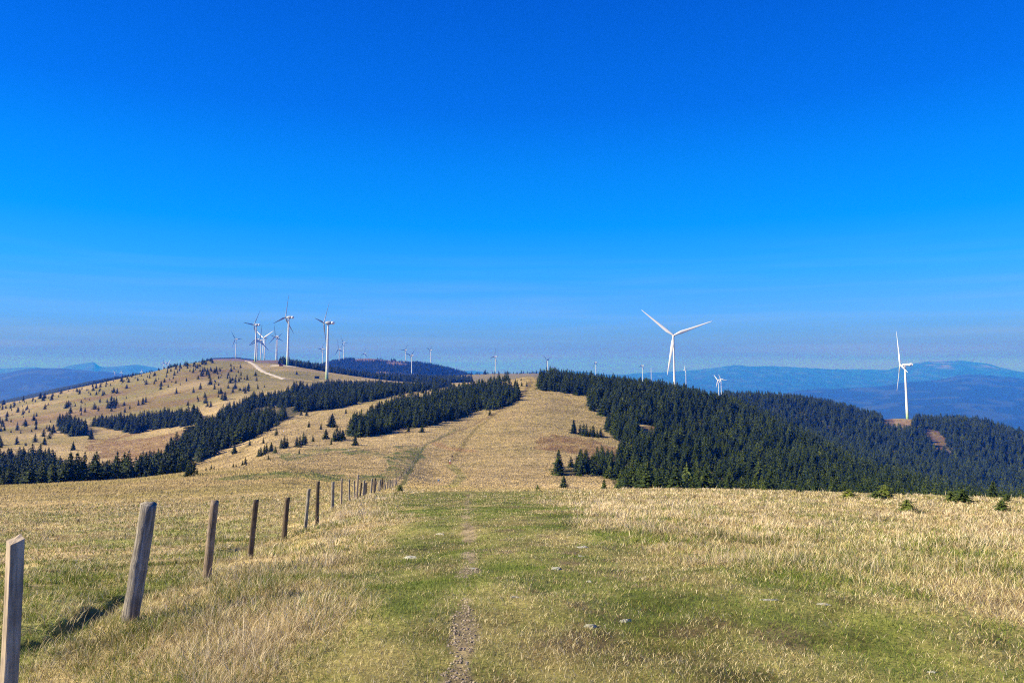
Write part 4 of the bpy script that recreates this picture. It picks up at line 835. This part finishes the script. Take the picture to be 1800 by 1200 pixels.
def post_mesh(r, L, seed, sides=14, square=False, knots=3, flat=0, taper=.92):
    rr = random.Random(seed); V = []; Fc = []; nz = max(6, int(L/.045)); ph = rr.random()*6
    kn = [(rr.random()*6.28, rr.uniform(.1, .95)*L, rr.uniform(.08, .22)) for _ in range(knots)]
    if square:
        base = []
        for cx_, cy_ in ((-1, -1), (1, -1), (1, 1), (-1, 1)):
            base.append((cx_*r, cy_*r))
        ring = []
        for k in range(4):
            a, b_ = base[k], base[(k+1) % 4]
            for s in (.06, .5, .94): ring.append((a[0]+(b_[0]-a[0])*s, a[1]+(b_[1]-a[1])*s))
        sides = len(ring)
    for i in range(nz+1):
        z = -.25+(L+.25)*i/nz; bx_ = .006*math.sin(z*3+ph); by_ = .006*math.cos(z*2.3+ph)
        for k in range(sides):
            if square: x, y = ring[k]; g_ = 1+rr.uniform(-.012, .012)
            else:
                a = 2*math.pi*k/sides; g_ = (taper+(1-taper)*(1-i/nz))*(1+.05*math.sin(3*a+ph)+.03*math.sin(7*a+z*6)+rr.uniform(-.035, .035))
                for ka, kz, ks in kn: g_ += ks*math.exp(-((math.cos(a-ka)-1)*6)**2-((z-kz)/.03)**2)
                x, y = r*math.cos(a), r*math.sin(a)
            zz = z
            if i == nz: zz += (x*.35+y*.2)*(1 if square else .25)+rr.uniform(-.004, .004)
            V.append((x*g_+bx_, y*g_+by_, zz))
    for i in range(nz):
        for k in range(sides): Fc.append((i*sides+k, i*sides+(k+1) % sides, (i+1)*sides+(k+1) % sides, (i+1)*sides+k))
    V.append((V[-1][0]*0, 0, sum(v[2] for v in V[-sides:])/sides+.003)); n = len(V)-1
    for k in range(sides): Fc.append((nz*sides+k, nz*sides+(k+1) % sides, n))
    me = mesh_from('fence_post', V, Fc, smooth_=not square); return me
POSTS = [ # top px, base px, depth, width px, kind, label
 (26, 948, 3, 3.6, 27, 'sq', 'pale sawn square fence post with a slanted top, cut by the left edge'),
 (262, 885, 228, 6.65, 28, 'WG', 'thickest grey weathered log fence post, second from the left, leaning right'),
 (378, 880, 364, 10.1, 14.5, 'WB', 'brown round fence post, third from the left'),
 (450, 878, 440, 13.7, 9.5, 'WD', 'dark rough fence post, fourth from the left'),
 (506, 874, 499, 19.2, 9, 'WD', 'dark fence post with a rounded top, fifth from the left'),
 (543, 859, 537, 20.6, 6, 'WG', 'slim grey fence post leaning right beside a taller dark one'),
 (559, 846, 557, 22.2, 6.6, 'WD', 'tall straight dark fence post with the white stone at its foot'),
 (585, 847, 584, 28.6, 6, 'WG', 'stout grey fence post right of the tall dark one'),
 (600.8, 841, 600, 32, 3.8, 'WP', 'slim pale fence post next along from the stout grey one'),
 (614, 842, 614, 36, 3.2, 'WG', 'thin grey post with a small stone at its foot'),
 (622.5, 845, 624, 40, 2.8, 'WG', 'thin post leaning left close to the tallest pale one'),
 (629.5, 835, 626.5, 41.5, 4, 'WP', 'tall pale slanting post rising over its neighbours in the distance'),
 (635, 848, 632.5, 44, 3.4, 'WD', 'short dark post right of the tall pale slanting one'),
 (640.5, 844, 638.5, 47, 3.6, 'WG', 'light post leaning right with rounded pale top'),
]
MT = dict(sq=WP, WG=WG, WB=WB, WD=WD, WP=WP)
for i, (tx, ty, bx, dp, wpx, kd, lb) in enumerate(POSTS):
    X = (bx-CX)/F*dp
    for _ in range(3): Zb = float(hgt(X, dp)); X = (bx-CX)/F*(dp*CP+Zb*SP); ux, uy, uz = ray(tx, ty); k = dp/uy
    T = Vector((ux*k, dp, uz*k)); B = Vector((X, dp, Zb)); ax = T-B; L = ax.length; from mathutils import Quaternion
    me = post_mesh(wpx*dp/F/2*(.80 if kd == 'sq' else 1), L, i, 18 if i < 5 else 10, kd == 'sq', 3 if i < 7 else 1)
    o = link('fence_post', me, MT[kd], label=lb, category='fence post', group='wooden fence posts along the ridge')
    o.location = B; q = Vector((0, 0, 1)).rotation_difference(ax); o.rotation_mode = 'QUATERNION'
    o.rotation_quaternion = q @ Quaternion((0, 0, 1), R_(52) if kd == 'sq' else i*1.3)
PM = [post_mesh(.05, 1.1, 50+k, 8, knots=1) for k in range(4)]
for k, m_ in enumerate(PM): m_.materials.append([WG, WP, WG, WD][k])
def post_row(P, step, label, jit=.35, hmul=1.0):
    dcar = 0.0; n = 0
    for (ax, ay), (bx, by) in zip(P[:-1], P[1:]):
        L = math.hypot(bx-ax, by-ay); s = dcar
        while s < L:
            x = ax+(bx-ax)*s/L+random.uniform(-jit, jit); y = ay+(by-ay)*s/L+random.uniform(-jit, jit)
            o = link('fence_post', random.choice(PM), None, label=label, category='fence post', group='wooden fence posts along the ridge')
            hh = random.uniform(.85, 1.2)*hmul; o.location = (x, y, float(hgt(x, y))-.05); o.scale = (random.uniform(.9, 1.5),)*2+(hh,)
            o.rotation_euler = (random.gauss(0, .07), random.gauss(.03, .09), random.random()*6); s += step*random.uniform(.75, 1.25); n += 1
        dcar = s-L
    return n
def pw(px, d): return at(px, d, 0)[:2]
post_row([pw(647, 50), pw(655, 58), pw(666, 68), pw(680, 84), pw(690, 100)], 2.6, 'one of the crowded small grey posts where the near fence drops away')
FL = gpts([(690, 857), (698, 847), (706, 838), (714, 830), (722, 822), (731, 810), (738, 797), (743, 787), (751, 781), (762, 777)], 105)
post_row(FL, 3.4, 'one of the tiny grey posts curving up to the bend in the fence', .25)
FL2 = gpts([(762, 777), (778, 768), (795, 758), (815, 749), (835, 741), (850, 734), (870, 721), (890, 707), (912, 697), (925, 685), (934, 672)], 105)
post_row(FL2, 6.5, 'one of the barely visible posts beside the track up to the summit', .3, .95)
FL3 = gpts([(748, 783), (700, 784), (660, 787), (620, 794), (580, 800)], 105)
post_row(FL3, 6.5, 'one of the tiny posts of the side fence running left across the meadow', .3, .9)

# ------------------------------------------------------------------ stones
mst, t, b = mat('lichen_stone'); tc = nd(t, 'ShaderNodeTexCoord'); n1 = noise(t, tc.outputs['Object'], 9, 6, .75); n2 = noise(t, tc.outputs['Object'], 3, 3)
t.links.new(mix(t, ramp(t, n1.outputs[0], [(.34, (.10, .095, .075)), (.46, (.40, .38, .32)), (.58, (.68, .66, .58))]).outputs[0], ramp(t, n2.outputs[0], [(.4, (.75, .8, .65)), (.6, (1, 1, 1))]).outputs[0], .7, 'MULTIPLY'), b.inputs['Base Color']); bump(t, b, n1.outputs[0], .8, .03)
def stone(px, py, wpx, asp, hgt_m, label, rz=0, d=None, name='stone'):
    if d: x, y = at(px, d, 0)[:2]
    else: x, y, _ = ground(px, py, 3)
    wd = wpx*y/F
    rr = random.Random(int(px)); bm = bmesh.new(); bmesh.ops.create_icosphere(bm, subdivisions=4, radius=.5)
    o0 = rr.random()*50
    cuts = [(Vector((rr.uniform(-1, 1), rr.uniform(-1, 1), rr.uniform(0, 1))).normalized(), rr.uniform(.2, .4)) for _ in range(14)]
    for v in bm.verts:
        for n_, dd in cuts:
            q = v.co.dot(n_)-dd
            if q > 0: v.co -= n_*q
        k_ = float(fbm(np.array([v.co.x*5+o0]), np.array([v.co.y*5+v.co.z*7]), 7, 3)[0]); v.co *= 1+.22*k_
    me = bpy.data.meshes.new(name); bm.to_mesh(me); bm.free()
    o = link(name, me, mst, label=label, category='stone', group='stones in the turf')
    o.location = (x, y, float(hgt(x, y))+hgt_m*.02); o.scale = (wd*1.1, wd*asp, hgt_m*1.5); o.rotation_euler = (R_(rr.uniform(-8, 8)), R_(rr.uniform(-8, 8)), rz)
for a in [(722, 981, 38, .7, .07, 'largest flat grey stone in the turf, left of the trodden line', .15), (978, 1001, 26, .7, .055, 'pale stone in the turf right of the trodden line, upper one'),
          (1042, 1102, 28, .7, .045, 'white lichened stone in the lower turf, left one of two'), (1099, 1094, 26, .6, .04, 'grey stone in the lower turf, right one of two'),
          (1352, 1058, 34, .35, .03, 'long low pale stone beside the red-brown patch'), (1448, 1064, 28, .35, .03, 'low flat stone right of the long pale one', -.3),
          (1026, 962, 22, .6, .04, 'small low stone near the start of the dry grass'), (1020, 978, 20, .5, .035, 'sliver of flat stone under the small low one'),
          (776, 939, 20, .7, .05, 'small pale stone in the turf beyond the largest one'), (1400, 959, 18, .7, .05, 'pinkish stone half hidden in the dry grass on the right'),
          (904, 1051, 28, .3, .03, 'thin stone edge curving out of the lower turf'), (1037, 1023, 16, .7, .035, 'small grey stone above the two white stones'),
          (852, 872, 7, .8, .12, 'tiny white stone at the far end of the turf'), (830, 1000, 15, .8, .03, 'small stone on the bare trodden patch'), (845, 1012, 11, .8, .025, 'pebble on the bare trodden patch'),
          (1640, 1182, 20, .5, .02, 'low grey stone near the bottom right')]:
    stone(*a)
stone(551, 912, 8, .8, .12, 'round white stone at the foot of the tall dark fence post', d=21.9)
stone(614, 877, 4, .8, .14, 'small white stone at the foot of the thin grey post', d=35.6)
# grit on bare ground
gxs, gys, grr = scatter(60000, 4, 26, -12, 20)
pth = np.interp(gys, [0, 8, 20, 70], [-.15, -.45, -1.2, -4.2])
bq = np.exp(-((gxs-pth)/(.095+gys*.0055))**2)*.8+fbm(gxs/.35, gys/.6, 61, 3)*.8
k = (bq > .56); gxs, gys = gxs[k][:1000], gys[k][:1000]; n = len(gxs)
s_ = rng.uniform(.003, .011, n); zz = hgt(gxs, gys); T4 = np.array([(-1, -.8, -.3), (1, -.7, -.3), (.1, 1, -.3), (.1, 0, .8)])
V = (T4[None]*s_[:, None, None]*rng.uniform(.6, 1.3, (n, 4, 1)))+np.stack([gxs, gys, zz+.004], -1)[:, None]; kk = np.arange(n)[:, None]*4
tr_ = np.concatenate([kk+np.array([[0, 1, 3]]), kk+np.array([[1, 2, 3]]), kk+np.array([[2, 0, 3]])])
mgt, t, b = mat('grit'); nn = noise(t, nd(t, 'ShaderNodeNewGeometry').outputs['Position'], 60, 2); t.links.new(ramp(t, nn.outputs[0], [(.35, (.12, .09, .07)), (.65, (.42, .35, .27))]).outputs[0], b.inputs['Base Color'])
link('gravel_grit', mesh_from('gravel_grit', V.reshape(-1, 3), tris=tr_), mgt, kind='stuff', label='loose grit and chips of stone on the trodden line')

# ------------------------------------------------------------------ hikers
def pm(name, colr, rough=.8):
    m_, t, b = mat(name); nn = noise(t, nd(t, 'ShaderNodeTexCoord').outputs['Object'], 14, 3); t.links.new(ramp(t, nn.outputs[0], [(.3, tuple(q*.75 for q in colr)), (.7, tuple(min(1, q*1.15) for q in colr))]).outputs[0], b.inputs['Base Color']); b.inputs['Roughness'].default_value = rough; return m_
SKIN = pm('skin', (.55, .34, .24), .5)
def skinned(name, pts, edges, rad, m_, parent, sub=2, root=0):
    me = bpy.data.meshes.new(name); me.from_pydata(pts, edges, []); o = link(name, me, m_, parent)
    s = o.modifiers.new('skin', 'SKIN'); s.use_smooth_shade = True
    for i, v in enumerate(me.skin_vertices[0].data):
        q = rad[i]; v.radius = q if isinstance(q, tuple) else (q, q); v.use_root = (i == root)
    o.modifiers.new('sub', 'SUBSURF').levels = sub; o.modifiers['sub'].render_levels = sub
    return o
def hiker(px, py, label, rz, jacket, trousers, hair, pack=None, shorts=False, rmin=110, stride=.26, cap=False):
    x, y, z = ground(px, py, rmin); o = thing('person', label, 'person', (x, y, z), rz, 'hikers on the path')
    s = stride
    P = [(0, 0, .95), (0, 0, 1.15), (0, .01, 1.38), (0, .02, 1.50), (0, .03, 1.57), (0, .045, 1.66), (0, .04, 1.72),   # 0-6 spine, neck, head
         (-.10, 0, .90), (-.10, s*.7, .50), (-.10, s*.75, .10), (-.10, s*.75+.16, .035),                                  # 7-10 left leg
         (.10, 0, .90), (.10, -s*.35, .50), (.10, -s*1.25, .14), (.10, -s*1.2+.14, .05),                                  # 11-14 right leg
         (-.17, 0, 1.42), (-.24, -.10, 1.15), (-.23, .06, .93), (-.225, .10, .85),                                         # 15-18 left arm
         (.17, 0, 1.42), (.24, .08, 1.15), (.23, .26, 1.0), (.225, .32, .95)]                                             # 19-22 right arm
    Ed = [(0, 1), (1, 2), (2, 3), (3, 4), (4, 5), (5, 6), (0, 7), (7, 8), (8, 9), (9, 10), (0, 11), (11, 12), (12, 13), (13, 14), (2, 15), (15, 16), (16, 17), (17, 18), (2, 19), (19, 20), (20, 21), (21, 22)]
    Rd = [.13, .12, .14, .06, .055, (.088, .10), .07, .095, .062, .04, .035, .095, .062, .04, .035, .055, .042, .03, .035, .055, .042, .03, .035]
    for base, sx_, hx, hz in ((18, -1, .10, .85), (22, 1, .32, .95)):   # five fingers to each hand
        for q in range(5):
            i0_ = len(P); dx = sx_*(.018 if q == 4 else 0); dy = (q-1.5)*.018 if q < 4 else .04
            P.append((sx_*.225+dx, hx+dy, hz-.045)); P.append((sx_*.22, hx+dy+.012, hz-(.085 if q < 4 else .06)-.006*(q == 1)))
            Ed += [(base, i0_), (i0_, i0_+1)]; Rd += [.010, .008]
    bd = skinned('body', P, Ed, Rd, SKIN, o)
    # face
    fv, ff = lathe([(.004, .03), (.014, .015), (.018, 0), (.010, -.02)], 8); nm = link('nose', mesh_from('nose', fv, ff), SKIN, bd); nm.location = (0, .15, 1.64)
    skinned('jacket', [(0, 0, .93), (0, 0, 1.16), (0, .01, 1.40), (0, .02, 1.47), (-.175, 0, 1.42), (-.245, -.10, 1.15), (-.232, .05, .96), (.175, 0, 1.42), (.245, .08, 1.15), (.232, .23, 1.02)],
            [(0, 1), (1, 2), (2, 3), (2, 4), (4, 5), (5, 6), (2, 7), (7, 8), (8, 9)], [.165, .155, .175, .08, .075, .06, .048, .075, .06, .048], jacket, o)
    k1 = .45 if shorts else 1.0
    L1 = [(0, 0, .97), (-.10, 0, .88), (-.10, s*.7*k1, .88-.38*k1), (.10, 0, .88), (.10, -s*.35*k1, .88-.38*k1)]; e1 = [(0, 1), (1, 2), (0, 3), (3, 4)]; r1 = [.15, .12, .085, .12, .085]
    if not shorts: L1 += [(-.10, s*.75, .14), (.10, -s*1.2, .20)]; e1 += [(2, 5), (4, 6)]; r1 += [.06, .06]
    skinned('trousers', L1, e1, r1, trousers, o)
    bs = pm('boots', (.04, .03, .025))
    for q, (fy, fz) in enumerate(((s*.75, .05), (-s*1.22, .08))):
        skinned('boot', [((-.10, .10)[q], fy-.04, fz+.08), ((-.10, .10)[q], fy, fz), ((-.10, .10)[q], fy+.18, fz-.01)], [(0, 1), (1, 2)], [.055, .055, .045], bs, o)
    skinned('hair', [(0, .0, 1.60), (0, .01, 1.70), (0, .04, 1.775)], [(0, 1), (1, 2)], [.075, .105, .07], hair, bd)
    if pack is not None:
        bm = bmesh.new(); bmesh.ops.create_cube(bm, size=1, matrix=Matrix.Translation((0, -.24, 1.22)) @ Matrix.Diagonal((.32, .22, .52, 1))); bmesh.ops.bevel(bm, geom=bm.edges[:], offset=.07, segments=3, affect='EDGES')
        me = bpy.data.meshes.new('backpack'); bm.to_mesh(me); bm.free(); bo = link('backpack', me, pack); bo['label'] = 'backpack on the back of the hiker: '+label.split(',')[0]; bo['category'] = 'backpack'
        bo.location = (x, y, z); bo.rotation_euler = (0, 0, rz)
    return o
hiker(771, 853, 'hiker in a blue jacket and pale shorts walking away, nearest of three', -.35, pm('blue_jacket', (.05, .14, .30)), pm('pale_shorts', (.40, .34, .26)), pm('dark_hair', (.03, .02, .015)), shorts=True)
hiker(791, 817, 'hiker in a white top and red trousers, middle of three on the path', -.2, pm('white_top', (.75, .75, .78)), pm('red_trousers', (.50, .07, .06)), pm('brown_hair', (.10, .06, .03)))
hiker(795, 809, 'hiker in a black top and tan trousers, farthest of three', -.1, pm('black_top', (.02, .02, .025)), pm('tan_trousers', (.45, .32, .2)), pm('black_hair', (.02, .015, .01)))

# ------------------------------------------------------------------ haze
zmin = float(GZ.min()); H0, H1 = zmin-30, 560.0
hv = [(-44500, -1500, H0), (44500, -1500, H0), (44500, 46000, H0), (-44500, 46000, H0), (-44500, -1500, H1), (44500, -1500, H1), (44500, 46000, H1), (-44500, 46000, H1)]
hm = mesh_from('haze', hv, [(0, 3, 2, 1), (4, 5, 6, 7), (0, 1, 5, 4), (1, 2, 6, 5), (2, 3, 7, 6), (3, 0, 4, 7)])
mh = bpy.data.materials.new('haze_air'); mh.use_nodes = True; t = mh.node_tree; t.nodes.clear()
o_ = t.nodes.new('ShaderNodeOutputMaterial'); pv = t.nodes.new('ShaderNodeVolumePrincipled')
pv.inputs['Color'].default_value = (.008, .119, .80, 1); pv.inputs['Density'].default_value = 1.65e-4; pv.inputs['Anisotropy'].default_value = 0.0
pv.inputs['Absorption Color'].default_value = (1, .80, .12, 1)
t.links.new(pv.outputs[0], o_.inputs['Volume'])
link('haze', hm, mh, kind='stuff', label='thin blue autumn haze filling the valleys and the far distance')
